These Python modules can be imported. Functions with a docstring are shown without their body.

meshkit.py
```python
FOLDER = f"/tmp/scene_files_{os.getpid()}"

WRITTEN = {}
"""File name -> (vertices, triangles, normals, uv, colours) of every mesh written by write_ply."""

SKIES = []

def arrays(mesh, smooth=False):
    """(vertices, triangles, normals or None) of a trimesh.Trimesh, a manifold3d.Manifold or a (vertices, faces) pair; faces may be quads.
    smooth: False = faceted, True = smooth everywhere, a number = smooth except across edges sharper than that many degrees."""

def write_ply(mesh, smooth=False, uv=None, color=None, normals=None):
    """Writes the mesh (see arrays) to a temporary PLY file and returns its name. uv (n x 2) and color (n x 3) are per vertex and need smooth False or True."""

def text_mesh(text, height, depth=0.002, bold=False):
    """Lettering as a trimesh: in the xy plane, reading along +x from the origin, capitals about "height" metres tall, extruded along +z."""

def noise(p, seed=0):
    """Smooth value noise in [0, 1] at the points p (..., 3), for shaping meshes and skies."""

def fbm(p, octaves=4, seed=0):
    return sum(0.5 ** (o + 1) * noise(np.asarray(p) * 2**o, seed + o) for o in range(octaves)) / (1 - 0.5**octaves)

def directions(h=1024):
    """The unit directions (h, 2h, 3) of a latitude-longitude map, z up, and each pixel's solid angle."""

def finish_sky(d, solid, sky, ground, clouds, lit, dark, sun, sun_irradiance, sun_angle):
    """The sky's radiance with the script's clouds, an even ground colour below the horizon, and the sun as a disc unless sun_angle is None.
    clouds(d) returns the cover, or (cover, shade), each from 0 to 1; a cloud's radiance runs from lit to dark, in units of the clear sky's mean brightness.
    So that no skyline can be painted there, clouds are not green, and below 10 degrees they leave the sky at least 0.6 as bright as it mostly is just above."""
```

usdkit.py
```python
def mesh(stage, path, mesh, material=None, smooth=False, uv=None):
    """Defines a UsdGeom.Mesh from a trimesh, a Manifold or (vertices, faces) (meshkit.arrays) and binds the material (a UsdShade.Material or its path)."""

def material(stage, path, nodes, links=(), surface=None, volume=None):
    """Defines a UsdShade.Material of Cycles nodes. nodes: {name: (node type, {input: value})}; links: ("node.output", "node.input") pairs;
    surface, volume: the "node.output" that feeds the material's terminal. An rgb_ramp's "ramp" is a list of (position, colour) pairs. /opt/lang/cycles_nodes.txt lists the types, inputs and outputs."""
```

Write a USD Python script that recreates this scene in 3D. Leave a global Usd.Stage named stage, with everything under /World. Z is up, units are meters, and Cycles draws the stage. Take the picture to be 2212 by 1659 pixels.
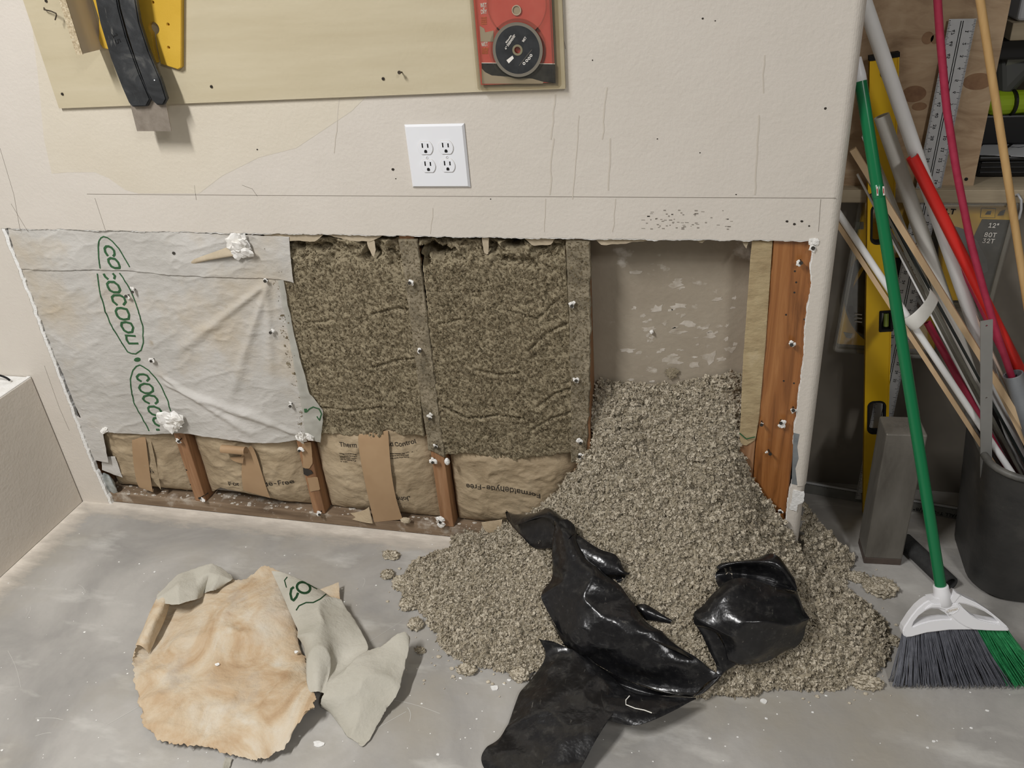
import math, random
import numpy as np, trimesh, shapely
import shapely.geometry as sg
import shapely.ops
from scipy.interpolate import RectBivariateSpline, RBFInterpolator
from scipy.spatial.transform import Rotation
import manifold3d as m3
import meshkit, usdkit
from meshkit import fbm, noise
from pxr import Gf, Sdf, Usd, UsdGeom, UsdLux, UsdShade, Vt

stage = Usd.Stage.CreateInMemory()
UsdGeom.Xform.Define(stage, '/World')

# ------------------------------------------------------------------ camera, light, exposure
W, H, FPX = 2212, 1659, 1799.14
CAM = np.array([0.0, -1.750, 1.5717])
ROT = (Rotation.from_euler('z', 0.28091) * Rotation.from_euler('x', math.pi / 2 - 0.51686) * Rotation.from_euler('z', -0.08451)).as_matrix()
cam = UsdGeom.Camera.Define(stage, '/World/camera')
cam.CreateHorizontalApertureAttr(36.0)
cam.CreateVerticalApertureAttr(36.0 * H / W)
cam.CreateFocalLengthAttr(36.0 * FPX / W)
cam.CreateClippingRangeAttr((0.05, 100.0))
mx = np.eye(4); mx[:3, :3] = ROT.T; mx[3, :3] = CAM
cam.AddTransformOp().Set(Gf.Matrix4d(*mx.ravel().tolist()))
cam.CreateExposureAttr(0.0)

dome = UsdLux.DomeLight.Define(stage, '/World/room_glow')
dome.CreateIntensityAttr(0.02)
LIGHTS = [((-1.65, -2.00, 3.20), 228.0, 'long ceiling strip light above the middle of the floor'),
          ((-3.0, -3.4, 3.20), 10.0, 'long ceiling strip light nearest the left wall'),
          ((-0.6, -4.6, 3.20), 12.0, 'long ceiling strip light at the rear of the room'),
          ((1.3, -2.9, 3.20), 112.0, 'long ceiling strip light on the right of the room')]
for i, (p, e, _) in enumerate(LIGHTS):
    L = UsdLux.RectLight.Define(stage, f'/World/lamp_glow_{i:03d}')
    L.CreateWidthAttr(0.12); L.CreateHeightAttr(1.2)
    L.CreateIntensityAttr(e); L.CreateColorAttr(Gf.Vec3f(1.0, 0.985, 0.975))
    L.AddTranslateOp().Set(Gf.Vec3d(p[0], p[1], p[2] - 0.075))

# ------------------------------------------------------------------ helpers
def ray(px, py):
    return ROT @ np.array([(px - W / 2) / FPX, -(py - H / 2) / FPX, -1.0])
def aY(px, py, y=0.0):          # the point of the vertical plane y that the photograph shows at a pixel
    d = ray(px, py); return CAM + d * (y - CAM[1]) / d[1]
def aZ(px, py, z=0.0):
    d = ray(px, py); return CAM + d * (z - CAM[2]) / d[2]
def xz(pts, y=0.0):
    return np.array([aY(a, b, y)[[0, 2]] for a, b in pts])
def lin(r, g, b):
    c = np.array([r, g, b]) / 255.0
    return tuple(np.where(c <= 0.04045, c / 12.92, ((c + 0.055) / 1.055) ** 2.4))

used = {}
def numbered(path):
    n = used.get(path, 0); used[path] = n + 1
    return path if n == 0 else f'{path}_{n:03d}'
def pth(parent): return str(parent.GetPath()) if parent is not None else '/World'
def tag(p, label=None, cat=None, group=None, kind=None):
    for k, v in (('label', label), ('category', cat), ('group', group), ('kind', kind)):
        if v: p.SetCustomDataByKey(k, v)
    return p
def thing(name, label=None, cat=None, group=None, kind=None, loc=(0, 0, 0), parent=None):
    x = UsdGeom.Xform.Define(stage, numbered(pth(parent) + '/' + name))
    return tag(x.GetPrim(), label, cat, group, kind)
def obj(name, mesh, m, parent=None, label=None, cat=None, group=None, kind=None, smooth=False):
    if isinstance(mesh, list): mesh = join(mesh)
    g = usdkit.mesh(stage, numbered(pth(parent) + '/' + name), mesh, MAT[m], smooth=smooth)
    return tag(g.GetPrim(), label, cat, group, kind)
def join(ms):
    ms = [trimesh.Trimesh(*meshkit.arrays(m)[:2], process=False) if not isinstance(m, trimesh.Trimesh) else m for m in ms]
    return trimesh.util.concatenate(ms)
def box(x0, x1, y0, y1, z0, z1):
    b = trimesh.creation.box([abs(x1 - x0), abs(y1 - y0), abs(z1 - z0)])
    b.apply_translation([(x0 + x1) / 2, (y0 + y1) / 2, (z0 + z1) / 2]); return b
def bbox(x0, x1, y0, y1, z0, z1, r=0.002):      # a box with rounded edges
    s = m3.Manifold.hull_points(np.array([[a, b, c] for a in (x0, x1 - 2 * r) for b in (y0, y1 - 2 * r) for c in (z0, z1 - 2 * r)]))
    k = m3.Manifold.sphere(r, 8).translate([r, r, r])
    pts = []
    kv = k.to_mesh().vert_properties[:, :3]
    for a in (x0, x1 - 2 * r):
        for b in (y0, y1 - 2 * r):
            for c in (z0, z1 - 2 * r): pts.append(kv + [a, b, c])
    return join([m3.Manifold.hull_points(np.vstack(pts))])
def extr(poly, y0, y1):                          # shapely polygon in (x, z) extruded between two depths
    out = []
    for g in getattr(poly, 'geoms', [poly]):
        if g.area < 1e-9 or g.geom_type != 'Polygon': continue
        out.append(trimesh.creation.extrude_polygon(g, y1 - y0, engine='earcut'))
    m = join(out)
    m.apply_transform(np.array([[1, 0, 0, 0], [0, 0, -1, y1], [0, 1, 0, 0], [0, 0, 0, 1.0]]))
    return m
def extz(poly, z0, z1):
    m = join([trimesh.creation.extrude_polygon(g, z1 - z0, engine='earcut') for g in getattr(poly, 'geoms', [poly])])
    m.apply_translation([0, 0, z0]); return m
def frame(d, up=(0, 0, 1)):
    d = np.asarray(d, float); d = d / np.linalg.norm(d)
    a = np.cross(up, d)
    if np.linalg.norm(a) < 1e-6: a = np.cross((1, 0, 0), d)
    a /= np.linalg.norm(a); b = np.cross(d, a)
    return a, b, d
def sweep(pts, prof, caps=True):                 # closed profile (n x 2, or one per point) swept along a polyline
    pts = np.asarray(pts, float); n = len(pts)
    t = np.gradient(pts, axis=0)
    a, b, d = frame(t[0]); rings = []
    for i in range(n):
        d = t[i] / np.linalg.norm(t[i])
        a = a - d * (a @ d); a /= np.linalg.norm(a); b = np.cross(d, a)
        pr = np.asarray(prof[i] if np.ndim(prof) == 3 else prof)
        rings.append(pts[i] + pr[:, :1] * a + pr[:, 1:2] * b)
    k = len(rings[0]); v = np.vstack(rings); f = []
    for i in range(n - 1):
        for j in range(k):
            q = (i * k + j, i * k + (j + 1) % k, (i + 1) * k + (j + 1) % k, (i + 1) * k + j)
            f += [(q[0], q[1], q[2]), (q[0], q[2], q[3])]
    if caps:
        v = np.vstack([v, pts[0], pts[-1]])
        for j in range(k):
            f += [(n * k, (j + 1) % k, j), (n * k + 1, (n - 1) * k + j, (n - 1) * k + (j + 1) % k)]
    return trimesh.Trimesh(v, np.array(f), process=False)
def circ(r, n=16): a = np.linspace(0, 2 * math.pi, n, endpoint=False); return np.stack([r * np.cos(a), r * np.sin(a)], 1)
def rect(w, h): return np.array([[-w, -h], [w, -h], [w, h], [-w, h]]) / 2
def rod(p0, p1, r, n=16, seg=1):
    p0, p1 = np.asarray(p0, float), np.asarray(p1, float)
    return sweep([p0 + (p1 - p0) * k / seg for k in range(seg + 1)], circ(r, n))
def hollow(p0, p1, r, ri, n=24):                 # a tube with an open end at p0
    p0, p1 = np.asarray(p0, float), np.asarray(p1, float); L = np.linalg.norm(p1 - p0)
    u, w, d = frame(p1 - p0); R = [(min(.06, L * .9), ri), (.0008, ri), (0, ri + .0004), (0, r - .0004), (.0008, r), (L, r)]
    v = np.vstack([p0 + d * s + circ(q, n)[:, :1] * u + circ(q, n)[:, 1:2] * w for s, q in R] + [[p0 + d * R[0][0], p1]])
    f = []
    for i in range(len(R) - 1):
        for j in range(n):
            q = (i * n + j, i * n + (j + 1) % n, (i + 1) * n + (j + 1) % n, (i + 1) * n + j); f += [(q[0], q[1], q[2]), (q[0], q[2], q[3])]
    k = len(R) * n
    for j in range(n): f += [(k, (j + 1) % n, j), (k + 1, k - n + j, k - n + (j + 1) % n)]
    return trimesh.Trimesh(v, np.array(f), process=False)
def grid_faces(nu, nv):
    i = np.arange(nu * nv).reshape(nu, nv)
    return np.stack([i[:-1, :-1], i[1:, :-1], i[1:, 1:], i[:-1, 1:]], -1).reshape(-1, 4)
def tri(q): return np.vstack([q[:, [0, 1, 2]], q[:, [0, 2, 3]]])
def shell(P, t):                                 # a grid of points (nu, nv, 3) made a closed sheet of thickness t
    nu, nv = P.shape[:2]
    du, dv = np.gradient(P, axis=0), np.gradient(P, axis=1)
    n = np.cross(du, dv); n /= np.maximum(np.linalg.norm(n, axis=-1, keepdims=True), 1e-12)
    A, B = P.reshape(-1, 3), (P + n * t).reshape(-1, 3)
    q = grid_faces(nu, nv); N = nu * nv
    i = np.arange(N).reshape(nu, nv)
    rim = np.concatenate([i[:, 0], i[-1, 1:], i[-2::-1, -1], i[0, -2:0:-1]])
    rq = np.stack([rim, np.roll(rim, -1), np.roll(rim, -1) + N, rim + N], 1)
    return trimesh.Trimesh(np.vstack([A, B]), np.vstack([tri(q)[:, ::-1], tri(q) + N, tri(rq)]), process=False)
def spl(ctrl, nu, nv, kmax=3):                           # smooth sheet through a grid of control points
    c = np.asarray(ctrl, float); a, b = c.shape[:2]
    u, v = np.linspace(0, 1, nu), np.linspace(0, 1, nv)
    return np.stack([RectBivariateSpline(np.linspace(0, 1, a), np.linspace(0, 1, b), c[..., k], kx=min(kmax, a - 1), ky=min(kmax, b - 1))(u, v) for k in range(c.shape[2])], -1)
def resample(p, n):
    p = np.asarray(p, float); s = np.r_[0, np.cumsum(np.linalg.norm(np.diff(p, axis=0), axis=1))]
    t = np.linspace(0, s[-1], n); return np.stack([np.interp(t, s, p[:, k]) for k in range(p.shape[1])], 1)
def coons(top, bottom, left, right, nu, nv):     # top/bottom run left to right, left/right run top to bottom
    T, B = resample(top, nu), resample(bottom, nu); L, R = resample(left, nv), resample(right, nv)
    u, v = np.linspace(0, 1, nu)[:, None, None], np.linspace(0, 1, nv)[None, :, None]
    return (1 - v) * T[:, None] + v * B[:, None] + (1 - u) * L[None] + u * R[None] - ((1 - u) * (1 - v) * T[0] + u * (1 - v) * T[-1] + (1 - u) * v * B[0] + u * v * B[-1])
def ragged(p, amp, step, seed):
    p = np.asarray(p, float); L = np.linalg.norm(np.diff(p, axis=0), axis=1).sum()
    q = resample(p, max(3, int(L / step)))
    t = np.gradient(q, axis=0); nrm = np.stack([-t[:, 1], t[:, 0]], 1); nrm /= np.maximum(np.linalg.norm(nrm, axis=1, keepdims=True), 1e-9)
    k = np.arange(len(q)) * step
    w = (fbm(np.stack([k / (step * 4), k * 0 + seed * 7.3, k * 0], 1), 3) - .5) * 2 + (np.random.RandomState(seed).rand(len(q)) - .5) * .7
    w[0] = w[-1] = 0
    return q + nrm * (w * amp)[:, None]
def stroke(p, w, closed=False):
    return (sg.LinearRing(p) if closed else sg.LineString(p)).buffer(w / 2, cap_style=2 if not closed else 1, join_style=1)
def drape(poly, fy, t=0.0006, cell=0.012, lift=0.0005):   # flat print laid on a surface y = fy(x, z)
    m = extr(poly, 0, t)
    v, f = trimesh.remesh.subdivide_to_size(m.vertices, m.faces, cell)
    m = trimesh.Trimesh(v, f); v = np.array(m.vertices)
    v[:, 1] += fy(v[:, 0], v[:, 2]) - t - lift
    return trimesh.Trimesh(v, m.faces, process=False)
def text_xz(s, h, at, rot=0, bold=False, width=None, center=False, depth=.0006):  # lettering in the plane y=0 facing -y
    m = meshkit.text_mesh(s, h, depth, bold); v = np.array(m.vertices)
    if width: v[:, 0] *= width / (v[:, 0].max() - v[:, 0].min())
    if center: v[:, :2] -= (v[:, :2].max(0) + v[:, :2].min(0)) / 2
    c, sn = math.cos(rot), math.sin(rot)
    x, z = v[:, 0] * c - v[:, 1] * sn, v[:, 0] * sn + v[:, 1] * c
    return trimesh.Trimesh(np.stack([x + at[0], -v[:, 2], z + at[1]], 1), m.faces, process=False)
def lump(r, seed, sub=3, amp=.35, sq=(1, 1, 1), fr=2.5):
    m = trimesh.creation.icosphere(sub); v = np.array(m.vertices)
    d = 1 + amp * 2 * (fbm(v * fr + seed * 3.1, 3, seed) - .5)
    return trimesh.Trimesh(v * d[:, None] * np.asarray(sq) * r, m.faces, process=False)

# ------------------------------------------------------------------ materials
MAT = {}
stage.DefinePrim('/World/Looks', 'Scope')
def mat(name, ramp, scale=8, detail=6, rough=.6, bump=None, stretch=(1, 1, 1), rot=(0, 0, 0), coord='position', over=None, bump2=None, dist=0.0, **pr):
    """ramp: one colour or [(position, colour), ...] over a noise; over: second noise (scale, lo, hi, colour, stretch) laid on it."""
    if not isinstance(ramp, list): ramp = [(0, ramp), (1, ramp)]
    N = {'g': ('geometry', {}), 'm': ('mapping', {'scale': stretch, 'rotation': rot}), 'n': ('noise_texture', {'scale': scale, 'detail': detail, 'roughness': .6, 'distortion': dist}),
         'r': ('rgb_ramp', {'ramp': ramp}), 'p': ('principled_bsdf', {'roughness': rough, **pr})}
    K = [('g.position', 'm.vector'), ('m.vector', 'n.vector'), ('n.fac', 'r.fac')]
    col = 'r.color'
    for i, o in enumerate(over or []):
        sc, lo, hi, c, st = o
        N |= {f'om{i}': ('mapping', {'scale': st, 'location': (3.3 * i + 1, 2.1, .7)}), f'on{i}': ('noise_texture', {'scale': sc, 'detail': 5, 'roughness': .6}),
              f'ok{i}': ('map_range', {'from_min': lo, 'from_max': hi, 'clamp': True}), f'ox{i}': ('mix_color', {'b': c})}
        K += [('g.position', f'om{i}.vector'), (f'om{i}.vector', f'on{i}.vector'), (f'on{i}.fac', f'ok{i}.value'), (f'ok{i}.result', f'ox{i}.fac'), (col, f'ox{i}.a')]
        col = f'ox{i}.result'
    K.append((col, 'p.base_color'))
    last = None
    for i, b in enumerate([x for x in (bump, bump2) if x]):
        sc, d = b[:2]; st = b[2] if len(b) > 2 else (1, 1, 1)
        N |= {f'bm{i}': ('mapping', {'scale': st}), f'bn{i}': ('noise_texture', {'scale': sc, 'detail': 4}), f'b{i}': ('bump', {'distance': d, 'strength': 1.0})}
        K += [('g.position', f'bm{i}.vector'), (f'bm{i}.vector', f'bn{i}.vector'), (f'bn{i}.fac', f'b{i}.height')]
        if last: K.append((last, f'b{i}.normal'))
        last = f'b{i}.normal'
    if last: K.append((last, 'p.normal'))
    MAT[name] = usdkit.material(stage, f'/World/Looks/{name}', N, K, surface='p.BSDF')
def mat_island(name, ramp, rough=.85):           # each loose flake takes its own tone
    MAT[name] = usdkit.material(stage, f'/World/Looks/{name}', {'g': ('geometry', {}), 'r': ('rgb_ramp', {'ramp': ramp}), 'p': ('principled_bsdf', {'roughness': rough, 'specular_ior_level': .2})},
                                [('g.random_per_island', 'r.fac'), ('r.color', 'p.base_color')], surface='p.BSDF')
def mat_clear(name, tint=(1, 1, 1), rough=.08, fac=.07):
    MAT[name] = usdkit.material(stage, f'/World/Looks/{name}', {'t': ('transparent_bsdf', {'color': tint}), 'g': ('glossy_bsdf', {'roughness': rough, 'color': (1, 1, 1)}), 'x': ('mix_closure', {'fac': fac})},
                                [('t.BSDF', 'x.closure1'), ('g.BSDF', 'x.closure2')], surface='x.closure')

WALL = lin(214, 207, 196)
mat('wall_paint', [(.3, lin(209, 202, 191)), (.7, lin(217, 210, 200))], scale=2.2, rough=.55, bump=(120, .0008), bump2=(20, .0012))
mat('old_paint', [(.3, lin(211, 202, 184)), (.7, lin(216, 208, 192))], scale=3, rough=.6, bump=(120, .0008), bump2=(20, .0012))
mat('paint_run', lin(203, 195, 182), rough=.45)
mat('gypsum', [(.3, lin(226, 225, 220)), (.7, lin(240, 240, 238))], scale=40, rough=.9, bump=(160, .002))
mat('torn_paper', [(.35, lin(228, 225, 218)), (.7, lin(244, 243, 240))], scale=30, rough=.9, bump=(120, .001))
mat('grey_paper', [(.3, lin(172, 158, 134)), (.7, lin(196, 182, 158))], scale=18, rough=.9, bump=(120, .0008))
mat('cavity_board', [(.3, lin(152, 141, 124)), (.7, lin(166, 156, 139))], scale=5, rough=.85, bump=(70, .0012),
    over=[(9, .60, .68, lin(208, 201, 190), (1, 1, 1.3))])
mat('pencil', lin(146, 139, 129), rough=.8)
mat('hole_dark', lin(52, 46, 40), rough=.9)
mat('stud_wood', [(.3, lin(120, 86, 58)), (.55, lin(152, 112, 78)), (.75, lin(174, 136, 102))], scale=14, rough=.65, stretch=(3, 3, .25), bump=(60, .0006, (3, 3, .2)), dist=.6)
mat('orange_wood', [(.28, lin(104, 62, 28)), (.5, lin(150, 96, 50)), (.72, lin(174, 120, 70))], scale=10, rough=.36, stretch=(4, 4, .22), bump=(50, .0004, (4, 4, .2)), dist=1.2, coat_weight=.2)
mat('plate_wood', [(.3, lin(96, 78, 60)), (.6, lin(134, 114, 92)), (.8, lin(170, 156, 138))], scale=12, rough=.85, stretch=(.4, 3, 3), bump=(40, .001, (.3, 3, 3)), over=[(22, .55, .72, lin(178, 168, 154), (1, 1, 1))])
mat('orange_mark', lin(214, 104, 56), rough=.7)
mat('kraft', [(.3, lin(148, 130, 103)), (.55, lin(172, 154, 126)), (.75, lin(186, 169, 141))], scale=7, rough=.62, bump=(34, .0045, (1, 1, 1.6)), bump2=(160, .0006), dist=.8)
mat('kraft_strip', [(.3, lin(160, 130, 97)), (.7, lin(176, 147, 113))], scale=6, rough=.6, bump=(120, .0004))
mat('ink', lin(62, 54, 42), rough=.8)
mat('dark_ink', lin(66, 62, 54), rough=.8)
mat('netting', [(.3, lin(180, 177, 170)), (.55, lin(195, 192, 186)), (.75, lin(205, 202, 197))], scale=4, rough=.8, bump=(220, .0006), bump2=(45, .002, (1, 1, 1.8)), over=[(3.1, .54, .74, lin(190, 178, 158), (1, 1, 1)), (10, .68, .78, lin(164, 152, 132), (1, 1, .8))])
mat('green_ink', lin(48, 92, 56), rough=.7)
mat('plastic_film', lin(120, 128, 124), rough=.15)
mat('cellulose', [(.25, lin(106, 96, 77)), (.42, lin(138, 127, 104)), (.6, lin(152, 141, 117)), (.8, lin(172, 161, 136))], scale=190, detail=8, rough=.95, bump=(260, .0014), bump2=(80, .003), specular_ior_level=.15)
mat('pile_cellulose', [(.25, lin(156, 147, 130)), (.42, lin(188, 178, 159)), (.6, lin(204, 195, 176)), (.8, lin(220, 212, 196))], scale=150, detail=8, rough=.95, bump=(260, .0014), bump2=(90, .003), specular_ior_level=.15)
mat('crust', [(.28, lin(104, 96, 80)), (.5, lin(136, 126, 106)), (.7, lin(158, 147, 126))], scale=26, rough=.9, bump=(150, .003), over=[(9, .58, .66, lin(86, 80, 66), (1, 1, .5))], specular_ior_level=.2)
mat_island('flakes', [(0, lin(112, 101, 80)), (.35, lin(154, 141, 115)), (.7, lin(182, 168, 138)), (.9, lin(208, 197, 170)), (.97, lin(232, 227, 214)), (1, lin(160, 168, 178))])
mat_island('pile_flakes', [(0, lin(158, 148, 128)), (.35, lin(194, 183, 160)), (.7, lin(214, 204, 182)), (.9, lin(230, 222, 203)), (.97, lin(236, 232, 220)), (1, lin(172, 178, 184))])
# ------------------------------------------------------------------ the room
mat('concrete', [(.28, lin(140, 138, 134)), (.5, lin(164, 161, 156)), (.72, lin(184, 181, 175))], scale=3.2, detail=9, rough=.62, bump=(60, .0008), bump2=(6, .003), dist=.5,
    over=[(7, .56, .74, lin(194, 192, 186), (.6, 1.6, 1)), (2.2, .5, .7, lin(160, 154, 142), (1, 1, 1)), (110, .72, .78, lin(228, 226, 220), (1, 1, 1))])
mat('room_wall', lin(140, 137, 132), rough=.7)
mat('ceiling_paint', lin(160, 158, 154), rough=.8)
mat('alcove_wall', [(.3, lin(118, 112, 102)), (.7, lin(134, 127, 116))], scale=4, rough=.5, bump=(30, .001))
mat('lamp_shell', lin(235, 235, 235), rough=.4)
fl_ = thing('floor', kind='structure')
obj('concrete_slab', box(-3.4, 3.0, -6.0, 1.2, -.1, 0), 'concrete', fl_)
MAT['dust_film'] = usdkit.material(stage, '/World/Looks/dust_film', {'g': ('geometry', {}), 's': ('separate_xyz', {}), 'y': ('map_range', {'from_min': -.13, 'from_max': -.005, 'to_min': -.35, 'to_max': .75, 'clamp': True}), 'x': ('map_range', {'from_min': -1.80, 'from_max': -1.985, 'to_min': -.5, 'to_max': .75, 'clamp': True}),
    'mx': ('math', {'math_type': 'maximum'}), 'k': ('mapping', {'scale': (1.0, 3.0, 1.0)}), 'n': ('noise_texture', {'scale': 11, 'detail': 8, 'roughness': .7}), 'a': ('math', {'math_type': 'add'}), 'q': ('map_range', {'from_min': .70, 'from_max': 1.35, 'clamp': True}),
    'd': ('diffuse_bsdf', {'color': lin(222, 214, 202)}), 't': ('transparent_bsdf', {}), 'o': ('mix_closure', {})},
    [('g.position', 's.vector'), ('s.y', 'y.value'), ('s.x', 'x.value'), ('y.result', 'mx.value1'), ('x.result', 'mx.value2'), ('g.position', 'k.vector'), ('k.vector', 'n.vector'), ('mx.value', 'a.value1'), ('n.fac', 'a.value2'), ('a.value', 'q.value'), ('q.result', 'o.fac'), ('t.BSDF', 'o.closure1'), ('d.BSDF', 'o.closure2')], surface='o.closure')
obj('plaster_film', box(-1.989, -.35, -1.2, .012, .0003, .0006), 'dust_film', fl_)
sr_ = np.random.RandomState(21); scr = []
for k in range(22):
    o_ = aZ(sr_.rand() * 1100, 1200 + sr_.rand() * 450); an_ = sr_.rand() * 3.1; L_ = .03 + .16 * sr_.rand() ** 2
    q_ = [(o_[0] + s * L_ * math.cos(an_) + .004 * math.sin(s * 3) * math.sin(an_), o_[1] + s * L_ * math.sin(an_) + .004 * math.sin(s * 3)) for s in np.linspace(0, 1, 6)]
    if min(p_[0] for p_ in q_) > -1.97 and max(p_[1] for p_ in q_) < -.01: scr.append(extz(stroke(q_, .0007 + .001 * sr_.rand()), .0002, .0005))
mat('scratch', lin(190, 188, 182), rough=.7)
obj('scratch_marks', scr, 'scratch', fl_, kind='stuff')
obj('ceiling', box(-3.4, 3.0, -6.0, 1.2, 3.3, 3.4), 'ceiling_paint', kind='structure')
obj('wall_rear', box(-3.5, 3.0, -6.1, -6.0, 0, 3.3), 'room_wall', kind='structure')
obj('wall_right', box(3.0, 3.1, -6.0, 1.2, 0, 3.3), 'room_wall', kind='structure')
obj('wall_side', box(-3.5, -3.4, -6.0, .3, 0, 3.3), 'room_wall', kind='structure')
for p, e, lab in LIGHTS:
    t = thing('strip_light', lab, 'ceiling light')
    obj('lamp_housing', join([bbox(p[0] - .09, p[0] + .09, p[1] - .65, p[1] + .65, p[2] - .06, p[2] + .02, .008)]), 'lamp_shell', t)
    for s in (-1, 1): obj('mounting_bracket', box(p[0] - .03, p[0] + .03, p[1] + s * .4 - .02, p[1] + s * .4 + .02, p[2] + .02, 3.3), 'lamp_shell', t)

# the wall with its cut opening: painted face on a gypsum core
top_edge = ragged(xz([(2, 493), (500, 503), (1000, 511), (1400, 517), (1756, 520)]), .0025, .006, 3)
right_edge = ragged(xz([(1756, 520), (1752, 620), (1742, 690), (1737, 760), (1724, 880), (1716, 930), (1713, 1040), (1706, 1060), (1698, 1130), (1694, 1250)]), .003, .007, 5)
left_edge = ragged(xz([(2, 493), (45, 600), (95, 735), (150, 880), (195, 1000), (233, 1082), (236, 1090)]), .004, .007, 8)
hole = sg.Polygon(np.vstack([top_edge, right_edge[1:], [[right_edge[-1][0], -.05], [left_edge[-1][0], -.05]], left_edge[::-1]])).buffer(0)
core_hole = sg.Polygon(np.vstack([ragged(top_edge - [0, .0022], .0016, .005, 13), ragged(right_edge - [.0015, 0], .002, .005, 15)[1:], [[right_edge[-1][0], -.05], [left_edge[-1][0], -.05]], ragged(left_edge + [.0105, 0], .0028, .006, 18)[::-1]])).buffer(0)
XE = .2222
wall = thing('wall_back', kind='structure')
sheet = sg.box(-3.4, 0, XE - .022, 3.3)
obj('painted_face', extr(sheet.difference(hole), 0, .0012), 'wall_paint', wall)
obj('gypsum_board', extr(sheet.difference(core_hole), .0012, .0127), 'gypsum', wall)
# rounded corner and return of the wall end, broken across low down
def corner(z0, z1, dx=0):
    a = np.linspace(-math.pi / 2, 0, 9)
    o = [(XE - .022 + .022 * math.cos(t) + dx, .022 + .022 * math.sin(t)) for t in a] + [(XE + dx, .43), (XE - .0127 + dx, .43), (XE - .0127 + dx, .0225), (XE - .022 + dx, .0127)]
    return extz(sg.Polygon(o), z0, z1)
zc = aY(1725, 1052, 0)[2]
obj('corner_bead', corner(zc + .0015, 3.3), 'wall_paint', wall)
obj('corner_bead', corner(0, zc - .0015, -.0025), 'wall_paint', wall)
strip_low = sg.Polygon(np.vstack([right_edge[right_edge[:, 1] < zc], [[XE - .02, 0], [XE - .02, zc]]])).buffer(0)
mat('bare_metal', [(.3, lin(140, 146, 150)), (.7, lin(170, 176, 180))], scale=30, rough=.4, metallic=.6)
obj('exposed_bead', extr(sg.Polygon(xz([(1727, 938), (1722, 965), (1725, 990), (1718, 1012), (1722, 1048), (1710, 1045), (1714, 935)], -.0004)), -.0006, .0006), 'bare_metal', wall)
obj('joint_compound', extr(sg.Polygon(ragged(xz([(1714, 1058), (1738, 1062), (1735, 1085), (1722, 1090), (1720, 1104), (1705, 1100), (1714, 1058)], -.0005), .002, .004, 4)).buffer(0), -.0022, 0), 'gypsum', wall)
obj('cavity_board', box(-3.3, XE - .014, .1016, .115, 0, 2.7), 'cavity_board', wall)
rs = np.random.RandomState(6); tears = []
for k in range(70):
    px, py = 1455 + rs.randn() * 75, 715 + rs.randn() * 55 + (rs.rand() < .3) * 60
    if px > 1590 or px < 1310 or py > 830: continue
    c_ = xz([(px, py)], .1015)[0]; n = 11; rr_ = (.004 + .014 * rs.rand() ** 2.5) * (.4 + .9 * rs.rand(n)); sx, sz = .9 + rs.rand(), .5 + rs.rand() * .9
    tears.append(extr(sg.Polygon([(c_[0] + r * sx * math.cos(t) + .5 * r * math.sin(t), c_[1] + r * sz * math.sin(t)) for r, t in zip(rr_, np.linspace(0, 6.283, n + 1)[:-1])]).buffer(0), .1010 + .0001 * (k % 5), .1017))
mat('torn_board', [(.35, lin(164, 154, 138)), (.65, lin(204, 197, 186))], scale=30, rough=.9)
obj('torn_spot', tears, 'torn_board', wall, kind='stuff')
o = aY(1408, 715, .1); obj('screw_tip', [rod(o + [0, .002, 0], o - [0, .012, 0], .0022, 8), lump(.005, 3, 1, .5).apply_translation(o - [0, .004, 0])], 'torn_paper', wall)
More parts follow.
